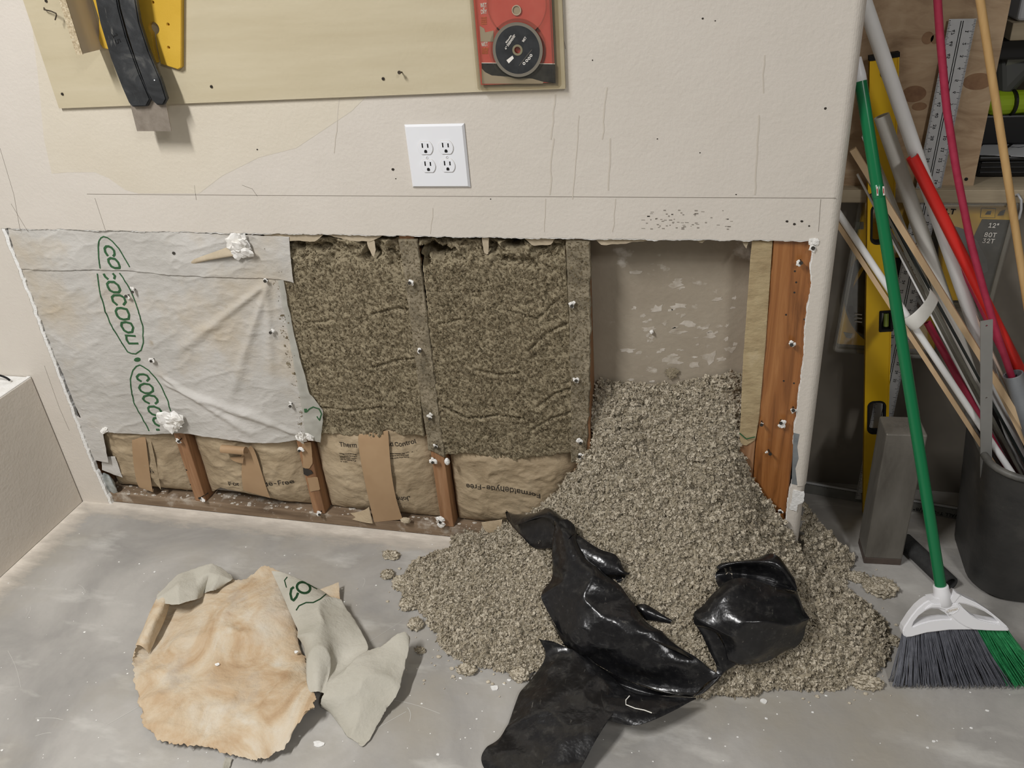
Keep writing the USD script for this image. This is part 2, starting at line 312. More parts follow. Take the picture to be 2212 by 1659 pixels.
o = aY(1452, 806, .096); obj('stuck_tuft', lump(.011, 9, 3, .9, (1.2, .4, 1.2)).apply_translation(o), 'crust', wall)
# older paint around the board, paint runs, pencil lines, dents
obj('old_paint', extr(sg.Polygon(xz([(62, -40), (70, 60), (84, 180), (95, 300), (112, 375), (150, 372), (205, 372), (235, 385), (270, 410), (300, 418), (430, 418), (480, 380), (560, 340), (640, 320), (700, 280), (760, 240), (800, 200), (600, 150), (300, -40)])).buffer(.004).buffer(-.004), -.0003, .0002), 'old_paint', wall)
obj('pencil_line', [extr(stroke(xz([(188, 419), (560, 422), (1000, 424), (1400, 426), (1806, 428)]), .0012), -.0004, .0003)], 'pencil', wall)
for q in ([(205, 428), (228, 498)], [(1773, 430), (1768, 500)], [(523, 400), (545, 408), (556, 424)], [(1213, 60), (1222, 106)], [(24, 440), (60, 500)], [(0, 320), (30, 420), (44, 500)], [(96, 790), (128, 880), (150, 930)], [(420, 400), (424, 432)]):
    obj('pencil_line', extr(stroke(xz(q), .0009), -.0004, .0003), 'pencil', wall)
rs = np.random.RandomState(2)
def run(px, y0, y1, w=.004):
    n = max(4, int((y1 - y0) / 14)); yy = np.linspace(y0, y1, n)
    xx = px + np.cumsum(rs.randn(n) * 1.2) - (yy - y0) * .06
    return extr(sg.LineString(xz(list(zip(xx, yy)))).buffer(w / 2), -.0005, .0003)
for px, y0, y1, w in ((1200, 205, 300, .003), (1196, 300, 420, .003), (1250, 250, 430, .002), (1312, 190, 300, .0026), (1318, 300, 410, .003), (1652, 120, 200, .0022), (1640, 250, 420, .003), (735, 190, 330, .0018), (1180, 430, 500, .002), (1330, 430, 500, .002), (935, 450, 505, .0016)):
    obj('paint_run', run(px, y0, y1, w), 'paint_run', wall)
for px, py, r in ((556, 323, 3), (849, 366, 5), (1783, 234, 4), (1512, 330, 2), (1518, 40, 3), (1280, 130, 2), (1060, 430, 2), (855, 386, 2), (1420, 300, 2), (1590, 420, 2), (1700, 478, 4), (1716, 484, 4), (1732, 478, 4), (1748, 488, 3), (1545, 45, 2)):
    c = xz([(px, py)])[0]; a = np.linspace(0, 2 * math.pi, 9)[:-1]
    obj('dent', extr(sg.Polygon([(c[0] + r * .0006 * math.cos(t) * (1 + .4 * rs.rand()), c[1] + r * .0005 * math.sin(t) * (1 + .4 * rs.rand())) for t in a]), -.0005, .0003), 'hole_dark', wall)
sc = []
for k in range(60):
    px, py = 1385 + rs.rand() * 200, 455 + rs.rand() * 42
    c = xz([(px, py)])[0]; sc.append(extr(sg.box(c[0], c[1], c[0] + .002 + .006 * rs.rand(), c[1] + .0008 + .002 * rs.rand()), -.0004, .0002))
obj('scuff', sc, 'pencil', wall, kind='stuff')
# torn paper along the opening's top edge
for k, q in enumerate(([(300, 502), (340, 520), (420, 532), (500, 528), (512, 505)], [(560, 504), (600, 520), (680, 522), (700, 506)], [(700, 507), (760, 520), (800, 522), (830, 508)], [(1280, 514), (1300, 530), (1350, 526), (1400, 520), (1410, 516)],
                       [(790, 510), (795, 535), (806, 556), (812, 540), (806, 512)], [(1040, 513), (1046, 548), (1054, 552), (1056, 514)], [(1130, 514), (1150, 532), (1190, 530), (1200, 515)], [(1500, 516), (1515, 528), (1525, 516)], [(1600, 517), (1612, 540), (1620, 518)])):
    p = xz(q, .008); p = np.vstack([p, p[:1]])
    obj('torn_paper', extr(sg.Polygon(ragged(p, .002, .006, 20 + k)).buffer(0), .007 + .0007 * k, .0084 + .0007 * k), 'grey_paper', wall)
curl = np.array([[aY(*q[0], q[1]) for q in r] for r in ([((520, 520), .006), ((540, 535), .004), ((542, 548), .004)], [((475, 540), -.004), ((480, 552), -.012), ((485, 556), -.01)], [((420, 560), -.004), ((425, 564), -.008), ((430, 567), -.006)], [((380, 582), .004), ((382, 583), .004), ((384, 584), .004)])])
obj('torn_paper', shell(spl(curl, 16, 8), .0006), 'grey_paper', wall, smooth=True)

# low side wall / boxed ledge at the left
XB = -1.9899
led = thing('wall_left', kind='structure')
zt = aX = None
d_ = ray(72, 812); zt = (CAM + d_ * (XB - CAM[0]) / d_[0])[2]
obj('side_panel', bbox(XB - .0127, XB, -1.6, -.003, 0, zt, .002), 'wall_paint', led)
obj('top_panel', box(XB - .45, XB - .0128, -1.6, -.003, zt - .0127, zt - .0005), 'gypsum', led)
obj('edge_bead', box(XB - .0135, XB - .0015, -1.6, -.003, zt, zt + .003), 'gypsum', led)

# alcove
alc = thing('wall_alcove', kind='structure')
obj('lower_panel', box(XE - .02, 3.0, .43, .46, 0, .91), 'alcove_wall', alc)
obj('upper_panel', box(XE - .02, 3.0, .95, 1.0, .91, 3.3), 'alcove_wall', alc)

# ------------------------------------------------------------------ framing
fr = thing('wall_framing', 'exposed wooden studs and floor plate inside the cut opening', 'framing')
def stud(x, mtl='stud_wood', w=.0381, z0=.0381, seed=0, z1=2.6):
    return obj('stud', bbox(x - w / 2, x + w / 2, .0129, .1014, z0, z1, .0025), mtl, fr)
SX = [-1.550, -1.144, -.738, -.3315]
studs = [stud(x) for x in SX]
s5 = obj('stud', bbox(.0555, .0935, .0129, .1014, 0.0385, 2.6, .0025), 'stud_wood', fr)
s6 = obj('stud', bbox(.0945, .1835, .0129, .0510, 0.0385, 2.6, .003), 'orange_wood', fr, label='broad orange-stained end stud full of screw holes')
stud(-1.935)
pl = obj('floor_plate', bbox(-1.95, .19, .0125, .1012, .0, .0381, .003), 'plate_wood', fr)
obj('orange_mark', extr(sg.Polygon(xz([(1031, 1152), (1050, 1151), (1051, 1168), (1034, 1170)], .0118)), .0116, .0124), 'orange_mark', pl, label='bright orange paint mark')
mat('plaster_dust', lin(186, 178, 166), rough=.9)
mat('screw_metal', lin(90, 88, 84), rough=.35, metallic=.9)
def screw(px, py, parent, big=1.0, sd=0):
    """a drywall screw left standing out of the stud with a collar of torn white paper"""
    r = np.random.RandomState(int(px * 7 + py))
    o = aY(px, py, .002); tip = o + [0, .03, 0]; head = o + [r.randn() * .003, -.006, r.randn() * .003]
    shank = [rod(tip, head, .0018, 7), rod(head, head - [0, .002, 0], .0042, 9)]
    obj('screw', shank, 'screw_metal', parent)
    bits = []
    for k in range(5):
        a = r.rand() * 6.28; c = o + [math.cos(a) * .004 * big, -.001 - .003 * r.rand(), math.sin(a) * .005 * big]
        m = lump(.0038 * big * (.6 + .7 * r.rand()), int(r.randint(999)), 1, .8, (1, .4, 1.2)); m.apply_transform(trimesh.transformations.rotation_matrix(r.rand() * 3, [0, 1, 0])); m.apply_translation(c); bits.append(m)
    obj('paper_collar', bits, 'torn_paper', parent)
for px, py, k, b in ((387, 952, 0, 1.1), (438, 1078, 0, 1.1), (650, 972, 1, 1.4), (690, 1108, 1, 1.2), (888, 610, 2, 1), (908, 758, 2, 1), (929, 897, 2, 1.1), (940, 963, 2, .9), (935, 994, 2, 1.4), (952, 1125, 2, 2.0),
                     (1236, 657, 3, 1), (1245, 820, 3, 1), (1251, 952, 3, 1), (1256, 985, 3, 1.4), (1256, 1030, 3, 1.2)):
    screw(px, py, studs[k], b)
for px, py, b in ((1729, 566, 1), (1712, 741, 1.1), (1688, 914, 1.5), (1686, 1105, 1), (1714, 885, .8), (1646, 915, .5), (1656, 976, .5), (1757, 528, 1.6), (1643, 1062, .5)):
    screw(px, py, s6, b)
for px, py in ((1717, 586), (1698, 680), (1716, 632), (1693, 823), (1715, 828), (1738, 690), (1720, 610)):
    o = aY(px, py, .0125); obj('screw_hole', extr(sg.Point(o[0], o[2]).buffer(.0022), .0126, .0131), 'hole_dark', s6)
for px, py in ((403, 1016), (411, 1047), (402, 1015)):
    o = aY(px, py, .0125); obj('screw_hole', extr(sg.Point(o[0], o[2]).buffer(.002), .0126, .0131), 'hole_dark', studs[0])
# fabric strip stapled along the corner stud, rust-brown paper on the second stud
mat('strip_cloth', [(.3, lin(158, 138, 104)), (.6, lin(176, 158, 122)), (.8, lin(190, 174, 142))], scale=20, rough=.75, bump=(40, .003, (1, 1, 2)), bump2=(150, .0006))
e0, e1 = xz([(1624, 520), (1606, 760), (1598, 935), (1600, 960)], .011), xz([(1669, 520), (1654, 740), (1640, 900), (1632, 950), (1612, 962)], .011)
C_ = coons([e0[0], e1[0]], [e0[-1], e1[-1]], ragged(e0, .0008, .01, 1), e1, 14, 90)
yy = .0108 - .0035 * (fbm(np.stack([C_[..., 0] * 20, C_[..., 1] * 60, C_[..., 0] * 0], -1), 3) - .3)
obj('cloth_strip', shell(np.stack([C_[..., 0], yy, C_[..., 1]], -1), .0008), 'strip_cloth', s5, label='wrinkled tan cloth strip', smooth=True)
o = xz([(1600, 942), (1610, 948), (1628, 946), (1612, 962)], .008)
obj('green_print', extr(sg.LineString(xz([(1598, 936), (1612, 948), (1630, 944)], .006)).buffer(.0014), .0055, .0062), 'green_ink', s5)
for q, y in (([(652, 957), (672, 955), (676, 1000), (668, 1012), (656, 1012)], .0115), ([(664, 1032), (686, 1030), (692, 1058), (670, 1062)], .0116)):
    obj('paper_tab', extr(sg.Polygon(ragged(xz(q + q[:1], y), .001, .005, 3)).buffer(0), y - .001, y), 'kraft_strip', studs[1])
o = xz([(655, 1010), (672, 1016), (676, 1022), (664, 1028), (656, 1024)], .011)
obj('black_patch', extr(sg.Polygon(o), .0102, .0118), 'hole_dark', studs[1])
rs = np.random.RandomState(4); dust = []
for k in range(260):
    x = -1.88 + rs.rand() * 1.5; y = .015 + rs.rand() ** 1.5 * .07; m = lump(.0012 + .0042 * rs.rand() ** 3, k, 1, .5, (1.4, 1, .5)); m.apply_translation([x, y, .0385]); dust.append(m)
obj('plaster_dust', dust, 'plaster_dust', pl, kind='stuff')

# ------------------------------------------------------------------ kraft-faced insulation batts
def batt_fn(x0, x1, z0, z1, seed, y_edge=.05, bulge=.036):
    def fy(x, z):
        u = np.clip((np.asarray(x) - x0) / (x1 - x0), 0, 1); v = np.clip((np.asarray(z) - z0) / (z1 - z0), 0, 1)
        b = (1 - np.abs(2 * u - 1) ** 3.5) * (1 - np.abs(2 * v - 1) ** 5)
        p = np.stack([np.asarray(x) * 9, np.asarray(z) * 13, np.zeros_like(np.asarray(x, float))], -1)
        r1 = 1 - np.abs(2 * fbm(p, 3, seed) - 1); r2 = 1 - np.abs(2 * fbm(p * 2.3 + 5, 3, seed + 9) - 1)
        return y_edge - bulge * b - .008 * (r1 ** 4 - .2) * (b * .8 + .2) - .003 * (r2 ** 4 - .2) * (b * .8 + .2)
    return fy
def batt(name_label, x0, x1, z0, z1, seed, bottom=None):
    fy = batt_fn(x0, x1, z0, z1, seed)
    t = thing('insulation_batt', name_label, 'insulation', 'kraft paper batts at the foot of the wall')
    X, Z = np.meshgrid(np.linspace(x0, x1, 90), np.linspace(z0, z1, 76), indexing='ij')
    zb = np.interp(X[:, 0], *zip(*bottom)) if bottom else np.full(90, z0)
    zb = zb + .006 * (fbm(np.stack([X[:, 0] * 40, X[:, 0] * 0, X[:, 0] * 0 + seed], -1), 3) - .5)
    Z = zb[:, None] + (Z - z0) / (z1 - z0) * (z1 - zb[:, None])
    P = np.stack([X, fy(X, Z), Z], -1); Q = P.copy(); Q[..., 1] = .1
    P[0, :, 1] = P[-1, :, 1] = .085
    obj('paper_face', shell(P, -.001) if False else shell(P, .0012), 'kraft', t, smooth=True)
    obj('filling', box(x0 + .006, x1 - .006, .062, .1, z0 + .006, z1 - .004), 'netting', t)
    return t, fy
def ribbon(L, R, m, parent, label=None, n=28, t=.0007, name='paper_strip'):
    c = np.stack([np.array([aY(a, b, y) for a, b, y in L]), np.array([aY(a, b, y) for a, b, y in R])])
    return obj(name, shell(spl(c, 6, n), t), m, parent, label, smooth=True)
def bent_text(s, h, px0, px1, fy, parent, m='ink', bold=True, name='printed_text', sag=0):
    """lettering between two pixels of the photograph, laid on the surface"""
    a, b = xz([px0, px1], .02); d = b - a; ang = math.atan2(d[1], d[0])
    mm = text_xz(s, h, (0, 0), 0, bold); v = np.array(mm.vertices)
    w = np.linalg.norm(d); v[:, 0] *= w / (v[:, 0].max() - v[:, 0].min())
    u = v[:, 0] / w; v[:, 2] += sag * (1 - (2 * u - 1) ** 2)
    c, sn = math.cos(ang), math.sin(ang); x, z = v[:, 0] * c - v[:, 2] * sn + a[0], v[:, 0] * sn + v[:, 2] * c + a[1]
    mm = trimesh.Trimesh(np.stack([x, v[:, 1], z], 1), mm.faces); 
    vv, ff = trimesh.remesh.subdivide_to_size(mm.vertices, mm.faces, .008)
    vv[:, 1] += fy(vv[:, 0], vv[:, 2]) - .0012
    return obj(name, trimesh.Trimesh(vv, ff, process=False), m, parent)
b1, f1 = batt('crumpled brown kraft-paper insulation batt in the leftmost bay, with folded strips', -1.875, -1.571, .05, .36, 3)
b2, f2 = batt('brown kraft-paper insulation batt with a curled torn paper strip', -1.529, -1.165, .045, .34, 5, [(-1.529, .05), (-1.47, .095), (-1.36, .08), (-1.25, .052), (-1.165, .045)])
b3, f3 = batt('brown kraft-paper insulation batt with a broad flat tan strip down its middle', -1.123, -.759, .045, .40, 7)
b4, f4 = batt('bulging brown kraft-paper insulation batt with upside-down lettering', -.717, -.352, .045, .36, 11)
ribbon([(288, 930, .02), (286, 975, .004), (294, 1035, .006), (306, 1050, .012)], [(312, 932, .022), (318, 975, .006), (327, 1045, .008), (332, 1056, .014)], 'kraft_strip', b1)
ribbon([(313, 932, .028), (322, 975, .01), (333, 1040, .012)], [(320, 934, .026), (331, 975, .008), (348, 1058, .012)], 'kraft', b1)
bent_text('lo', .012, (335, 1010), (323, 1011), f1, b1)
obj('dark_square', drape(sg.Polygon(xz([(327, 1024), (333, 1024), (337, 1034), (330, 1036)], .02)), f1), 'dark_ink', b1)
ribbon([(521, 985, -.002), (522, 1010, .004), (522, 1030, .002), (526, 1060, .006)], [(541, 963, 0), (554, 985, .003), (568, 1030, .002), (584, 1076, .008)], 'kraft_strip', b2)
rl = [aY(482, 975, -.02), aY(534, 977, -.02)]
a_ = np.linspace(-.4, 4.2, 22)
c0, c1 = aY(480, 970, -.012), aY(531, 975, -.012)
roll = np.stack([np.stack([c + np.array([0, -.012 * math.cos(t), .013 * math.sin(t)]) for t in a_]) for c in (c0, c0 * .66 + c1 * .34, c0 * .33 + c1 * .67, c1)])
obj('paper_curl', shell(roll, .0007), 'kraft_strip', b2, label='curled end of the torn strip, pale inside', smooth=True)
ribbon([(495, 988, .004), (505, 996, -.004), (520, 1001, -.004)], [(528, 985, 0), (526, 992, -.004), (525, 1002, -.004)], 'kraft_strip', b2)
bent_text('For', .0145, (497, 1045), (521, 1045), f2, b2)
bent_text('de-Free', .0145, (575, 1045), (635, 1044), f2, b2)
ribbon([(776, 938, .012), (776, 975, .004), (790, 1050, .002), (808, 1128, .012)], [(838, 930, .014), (842, 985, .004), (850, 1050, .002), (870, 1122, .012)], 'kraft_strip', b3)
bent_text('Therm', .013, (735, 962), (774, 962), f3, b3)
bent_text('nd Control', .013, (837, 962), (897, 960), f3, b3)
for k in range(5):
    bent_text(('WARNING: Do not leave exposed', 'Facing will burn. Do not leave', 'exposed. Install in contact', 'with the ceiling, floor', 'or wall.')[k], .0045, (737, 977 + k * 4.5), (774 - (k == 4) * 20, 977 + k * 4.5), f3, b3, bold=False)
    if k < 3: bent_text(('Do not face exposed. Keep', 'open flame and other heat', 'sources away from facing'), .0045, (838, 979 + k * 5), (884, 977 + k * 5), f3, b3, bold=False) if False else bent_text(('not leave exposed. Use with', 'open flame and other heat', 'sources away from facing')[k], .0045, (838, 979 + k * 5), (884, 977 + k * 5), f3, b3, bold=False)
fl = xz([(894, 969), (900, 976), (901, 981), (896, 984), (890, 983), (888, 978), (891, 974)], .02)
obj('flame_symbol', drape(sg.Polygon(fl).difference(sg.Point(*(xz([(895, 980)], .02)[0])).buffer(.0025)), f3), 'ink', b3)
bent_text('John', .014, (887, 1069), (857, 1070), f3, b3)
blk = sg.Polygon(xz([(855, 1083), (884, 1080), (889, 1120), (868, 1121)], .02)).difference(stroke(xz([(866, 1097), (876, 1092), (886, 1092), (879, 1099), (886, 1104)], .02), .004))
obj('printed_logo', drape(blk, f3), 'dark_ink', b3)
obj('dark_stripe', drape(sg.Polygon(xz([(794, 1080), (797, 1092), (806, 1128), (796, 1126)], .02)), f3), 'dark_ink', b3)
ribbon([(752, 1118, .02), (775, 1126, .004), (796, 1130, 0), (806, 1131, .004)], [(756, 1108, .03), (780, 1104, .02), (793, 1098, .018), (797, 1094, .02)], 'kraft', b3, name='loose_flap')
bent_text('Formaldehyde-Free', .0155, (1170, 1063), (1008, 1045), f4, b4, sag=-.012)
ribbon([(1040, 1128, .004), (1048, 1146, -.006), (1062, 1152, -.01)], [(1085, 1122, .004), (1082, 1138, -.008), (1076, 1150, -.012)], 'kraft', b4, name='loose_flap')
ribbon([(1240, 1012, .02), (1238, 1040, .012), (1242, 1070, .012)], [(1268, 1012, .012), (1264, 1040, .008), (1262, 1070, .01)], 'kraft_strip', b4)

# ------------------------------------------------------------------ netting stapled over the left bays
def ynet(x, z):
    x = np.asarray(x, float); z = np.asarray(z, float)
    y = np.full(x.shape, .0095)
    for a, b in ((-1.93, -1.56), (-1.54, -1.155)):
        u = np.clip((x - a) / (b - a), 0, 1); y = y - .012 * np.sin(np.pi * u) ** 1.2 * np.clip((.95 - z) / .1, 0, 1)
    p = np.stack([x * 7 + z * 2.5, z * 15 - x * 5, x * 0], -1)
    r = 1 - np.abs(2 * fbm(p, 3, 31) - 1); r2 = 1 - np.abs(2 * fbm(p * 2.2 + 3, 2, 37) - 1)
    y = y - .0026 * (r ** 6 - .12) - .0010 * (r2 ** 5 - .15)
    for (px, py), (qx, qy), amp in ((( -1.13, .79), (-1.5, .55), .007), ((-1.13, .79), (-1.35, .4), .006), ((-1.55, .47), (-1.2, .36), .008), ((-1.55, .5), (-1.25, .3), .007), ((-1.14, .32), (-1.35, .42), .006), ((-1.13, .8), (-1.2, .45), .005)):
        d = np.array([qx - px, qy - py]); L = np.hypot(*d); d /= L
        s = (x - px) * d[0] + (z - py) * d[1]; w = -(x - px) * d[1] + (z - py) * d[0]
        y = y - amp * np.exp(-(w / (.007 + .01 * np.clip(s / L, 0, 1))) ** 2) * np.clip(s / .03, 0, 1) * np.clip((L - s) / .1, 0, 1)
    return y
net = thing('fabric_netting', 'grey-white insulation netting with green lettering stretched over the left bays', 'fabric')
def cloth(top, bottom, left, right, dy, nu, nv, m='netting', label=None, name='sheet', amp=.0015, seed=1, fn=None):
    c = coons(ragged(xz(top, .005), amp, .008, seed), ragged(xz(bottom, .005), amp, .008, seed + 1), ragged(xz(left, .005), amp, .008, seed + 2), ragged(xz(right, .005), amp, .008, seed + 3), nu, nv)
    y = (fn or ynet)(c[..., 0], c[..., 1]) + dy
    return obj(name, shell(np.stack([c[..., 0], y, c[..., 1]], -1), .0008), m, net, label, smooth=True)
cloth([(44, 579), (200, 582), (400, 590), (602, 596)], [(228, 931), (330, 937), (400, 938), (470, 944), (540, 953), (600, 956), (650, 951), (692, 950)], [(44, 579), (112, 752), (176, 905), (228, 931)], [(602, 596), (622, 700), (645, 820), (670, 920), (692, 950)], 0, 260, 180, seed=2)
cloth([(14, 486), (300, 494), (632, 508)], [(46, 580), (200, 581), (400, 592), (600, 604), (634, 612)], [(14, 486), (30, 535), (46, 580)], [(624, 512), (628, 560), (634, 612)], -.003, 260, 60, seed=12, name='upper_sheet')
cloth([(160, 895), (225, 928)], [(204, 995), (238, 998)], [(160, 895), (184, 950), (204, 995)], [(225, 928), (230, 960), (236, 998)], -.0005, 20, 30, seed=22, name='corner_flap')
cloth([(214, 990), (246, 988)], [(215, 1020), (262, 1034)], [(214, 990), (215, 1020)], [(246, 988), (262, 1034)], .012, 14, 14, seed=24, name='corner_flap')
mat('sheer', [(.3, lin(176, 176, 162)), (.7, lin(196, 196, 184))], scale=20, rough=.8, bump=(200, .0008))
MAT['sheer_edge'] = usdkit.material(stage, '/World/Looks/sheer_edge', {'g': ('geometry', {}), 'n': ('noise_texture', {'scale': 30, 'detail': 4}), 'd': ('diffuse_bsdf', {'color': lin(212, 211, 202)}), 'x': ('translucent_bsdf', {'color': lin(210, 208, 198)}), 't': ('transparent_bsdf', {'color': (1, 1, 1)}), 'm': ('mix_closure', {'fac': .35}), 'q': ('map_range', {'from_min': .35, 'from_max': .7, 'to_min': .65, 'to_max': .95}), 'o': ('mix_closure', {})},
    [('g.position', 'n.vector'), ('n.fac', 'q.value'), ('d.BSDF', 'm.closure1'), ('x.BSDF', 'm.closure2'), ('q.result', 'o.fac'), ('t.BSDF', 'o.closure1'), ('m.closure', 'o.closure2')], surface='o.closure')
cloth([(600, 606), (612, 606)], [(662, 948), (692, 956)], [(600, 606), (622, 720), (648, 860), (662, 948)], [(612, 606), (634, 720), (668, 850), (698, 888), (697, 915), (692, 956)], -.0035, 18, 90, m='sheer_edge', seed=42, name='sheer_edge', label='thin see-through free edge of the netting')
def R1(p): return [(180 + a * .17483, 490 + b * .17483) for a, b in p]
def R2(p): return [(260 + a * .12055, 760 + b * .12055) for a, b in p]
ink = []
def pr(pts, w, closed=False, up=False):
    ink.append(drape(stroke(xz(pts, .003), w, closed), lambda x, z: ynet(x, z) - (.003 if up else 0), lift=.0004))
pr(R1([(215, 510), (195, 380), (185, 250), (195, 170), (215, 138), (245, 122), (290, 135), (350, 185), (430, 270), (500, 390), (568, 500)]), .0034, up=True)
pr(R1([(300, 362), (268, 315), (258, 270), (275, 245), (305, 245), (340, 262), (372, 300), (378, 345), (360, 370)])  , .006, up=True)
pr(R1([(440, 512), (385, 512), (345, 490), (312, 440), (305, 405), (330, 388), (385, 402), (425, 445), (442, 490), (440, 512)])  , .006, up=True)
pr(R1([(178, 575), (195, 720), (225, 860), (280, 1040), (345, 1190), (440, 1370), (545, 1545), (595, 1568), (640, 1575), (705, 1530), (730, 1440), (720, 1240), (690, 1110), (640, 970), (590, 850), (530, 720), (480, 640), (432, 580)]), .0034)
pr(R1([(248, 580), (270, 620), (305, 650)])  , .006); pr(R1([(352, 580), (380, 612), (372, 650)])  , .006)
pr(R1([(310, 745), (296, 705), (315, 680), (375, 684), (422, 725), (445, 785), (428, 815), (370, 812), (328, 785)]), .0062, True)
pr(R1([(415, 972), (362, 925), (348, 872), (370, 850), (440, 852), (490, 880), (512, 935), (485, 972)]), .0062)
pr(R1([(425, 1100), (402, 1040), (415, 1010), (460, 1005), (528, 1025), (558, 1090), (555, 1140), (500, 1147), (450, 1130)]), .0062, True)
pr(R1([(500, 1280), (470, 1225), (475, 1185), (520, 1178), (582, 1198), (608, 1250), (596, 1305), (550, 1310)]), .0062, True)
pr(R1([(512, 1342), (636, 1356)]), .0056); pr(R1([(528, 1345), (533, 1400), (560, 1445), (670, 1448)]), .0056)
ink.append(drape(sg.Polygon(xz(R2([(295 + 55 * math.cos(t), 147 + 38 * math.sin(t)) for t in np.linspace(0, 6.28, 18)[:-1]]), .003)), ynet, lift=.0004))
pr(R2([(520, 1412), (440, 1250), (340, 1070), (250, 890), (200, 640), (190, 480), (225, 330), (280, 265), (335, 245), (400, 280), (500, 345), (620, 490), (700, 610), (770, 770), (840, 910), (880, 1080)]), .0036)
pr(R2([(375, 535), (315, 490), (296, 445), (330, 408), (410, 408), (468, 432), (502, 490), (462, 535)]), .0062)
pr(R2([(370, 700), (340, 645), (358, 598), (420, 574), (508, 595), (566, 650), (576, 708), (520, 745), (440, 742)]), .0062, True)
pr(R2([(518, 932), (442, 888), (410, 840), (428, 798), (500, 780), (598, 804), (642, 860), (652, 908), (612, 940)]), .0064)
pr(R2([(520, 1070), (496, 1012), (516, 985), (600, 982), (688, 1025), (720, 1080), (710, 1136), (650, 1150), (570, 1118)]), .0064, True)
pr(R2([(700, 1335), (622, 1288), (586, 1230), (596, 1194), (640, 1188), (700, 1192)]), .0064); pr(R2([(640, 1396), (700, 1396)]), .0062)
obj('printed_lettering', ink, 'green_ink', net)
sh = [drape(stroke(xz([(662, 890), (668, 884), (676, 880), (688, 884), (694, 895), (690, 908), (684, 900)], .003), .0035), lambda x, z: ynet(x, z) - .0036, lift=.0004), drape(sg.Polygon(xz([(656, 884), (662, 884), (662, 892), (657, 892)], .003)), lambda x, z: ynet(x, z) - .0036, lift=.0004)]
obj('printed_lettering', sh, 'green_ink', net)
for px, py, b in ((287, 624, .9), (276, 641, 1), (329, 778, 1), (588, 713, .9), (627, 872, .9), (381, 544, .8), (575, 604, .8)):
    screw(px, py, net, b)
def crumple(px, py, y, w, h, seed, lab, n=9, d=.012):
    r = np.random.RandomState(seed); t = []
    for k in range(n):
        m = lump(.5, seed * 20 + k, 1, .8, (w * (.5 + .5 * r.rand()), d * 1.3, h * (.5 + .5 * r.rand())), 2.2)
        o = aY(px, py, y); m.apply_transform(trimesh.transformations.rotation_matrix(r.rand() * 3, [.2, 1, .3])); m.apply_translation(o + [(r.rand() - .5) * w * .7, (r.rand() - .5) * .01, (r.rand() - .5) * h * .7]); t.append(m)
    return obj('torn_drywall_scrap', t, 'torn_paper', None, lab, 'drywall scrap')
crumple(373, 910, -.012, .058, .05, 1, 'crumpled white torn drywall paper hanging at the bottom of the netting', 12)
crumple(657, 944, -.006, .046, .022, 2, 'white torn drywall scrap at the lower right corner of the netting', 8)
crumple(518, 532, -.006, .05, .05, 3, 'white crumpled drywall scrap under the top edge of the opening', 11)
crumple(225, 928, -.004, .018, .014, 4, 'tiny white paper scrap at the lower left corner of the netting', 4)
o = aY(966, 997, -.004); m = lump(.5, 5, 3, .2, (.015, .014, .022)); m.apply_translation(o)
obj('drywall_scrap', m, 'gypsum', None, 'smooth pale grey lump stuck beside the third stud', 'drywall scrap', smooth=True)
pf = np.array([[aY(214, 1024, .03), aY(218, 1040, .02), aY(226, 1062, .03)], [aY(232, 1024, .012), aY(236, 1042, .0), aY(242, 1064, .012)], [aY(248, 1042, .02), aY(252, 1056, .01), aY(258, 1070, .03)]])
mat('clear_film', [(.3, lin(92, 98, 96)), (.7, lin(186, 192, 190))], scale=30, rough=.12, specular_ior_level=.8)
P_ = spl(pf, 20, 20); P_ += .003 * (fbm(P_ * 60, 2)[..., None] - .5)
obj('plastic_scrap', shell(P_, .0006), 'clear_film', None, 'shiny crumpled clear plastic scrap in the lower left corner of the opening', 'plastic scrap', smooth=True)
# ------------------------------------------------------------------ packed cellulose in the open bays
def flakes(P, N, seed, lo=.0025, hi=.007, lift=.001, tilt=.6):
    """small curled paper flakes at points P lying near the plane of N: 8 vertices, 6 triangles... kept to two bent quads each"""
    r = np.random.RandomState(seed); n = len(P)
    a = r.randn(n, 3); nn = N + tilt * r.randn(n, 3) * .6; nn /= np.linalg.norm(nn, axis=1, keepdims=True)
    a -= nn * (a * nn).sum(1, keepdims=True); a /= np.linalg.norm(a, axis=1, keepdims=True); b = np.cross(nn, a)
    L = (lo + (hi - lo) * r.rand(n, 1) ** 2); w = L * (.25 + .35 * r.rand(n, 1)); k = L * (r.rand(n, 1) - .3) * .6
    c = P + N * lift
    V = np.stack([c - a * L - b * w + nn * k, c - a * L * .9 + b * w + nn * k, c + b * w * 1.1, c - b * w, c + a * L - b * w * .7 + nn * k, c + a * L * .8 + b * w * .8 + nn * k], 1).reshape(-1, 3)
    F = np.array([[0, 3, 2], [0, 2, 1], [3, 4, 5], [3, 5, 2]])
    return trimesh.Trimesh(V, (F[None] + 6 * np.arange(n)[:, None, None]).reshape(-1, 3), process=False)
def surf_samples(P, n, seed, w=None):
    r = np.random.RandomState(seed); i = r.rand(n) * (P.shape[0] - 1.001); j = r.rand(n) * (P.shape[1] - 1.001)
    a, b = i.astype(int), j.astype(int); N = np.cross(np.gradient(P, axis=0), np.gradient(P, axis=1)); N /= np.linalg.norm(N, axis=-1, keepdims=True)
    return P[a, b] + (P[a + 1, b] - P[a, b]) * (i - a)[:, None] + (P[a, b + 1] - P[a, b]) * (j - b)[:, None], N[a, b]
def fnoise(x, z, f, o=3, s=0): return fbm(np.stack([np.asarray(x) * f, np.asarray(z) * f, np.zeros_like(np.asarray(x, float)) + s * 1.7], -1), o, s)
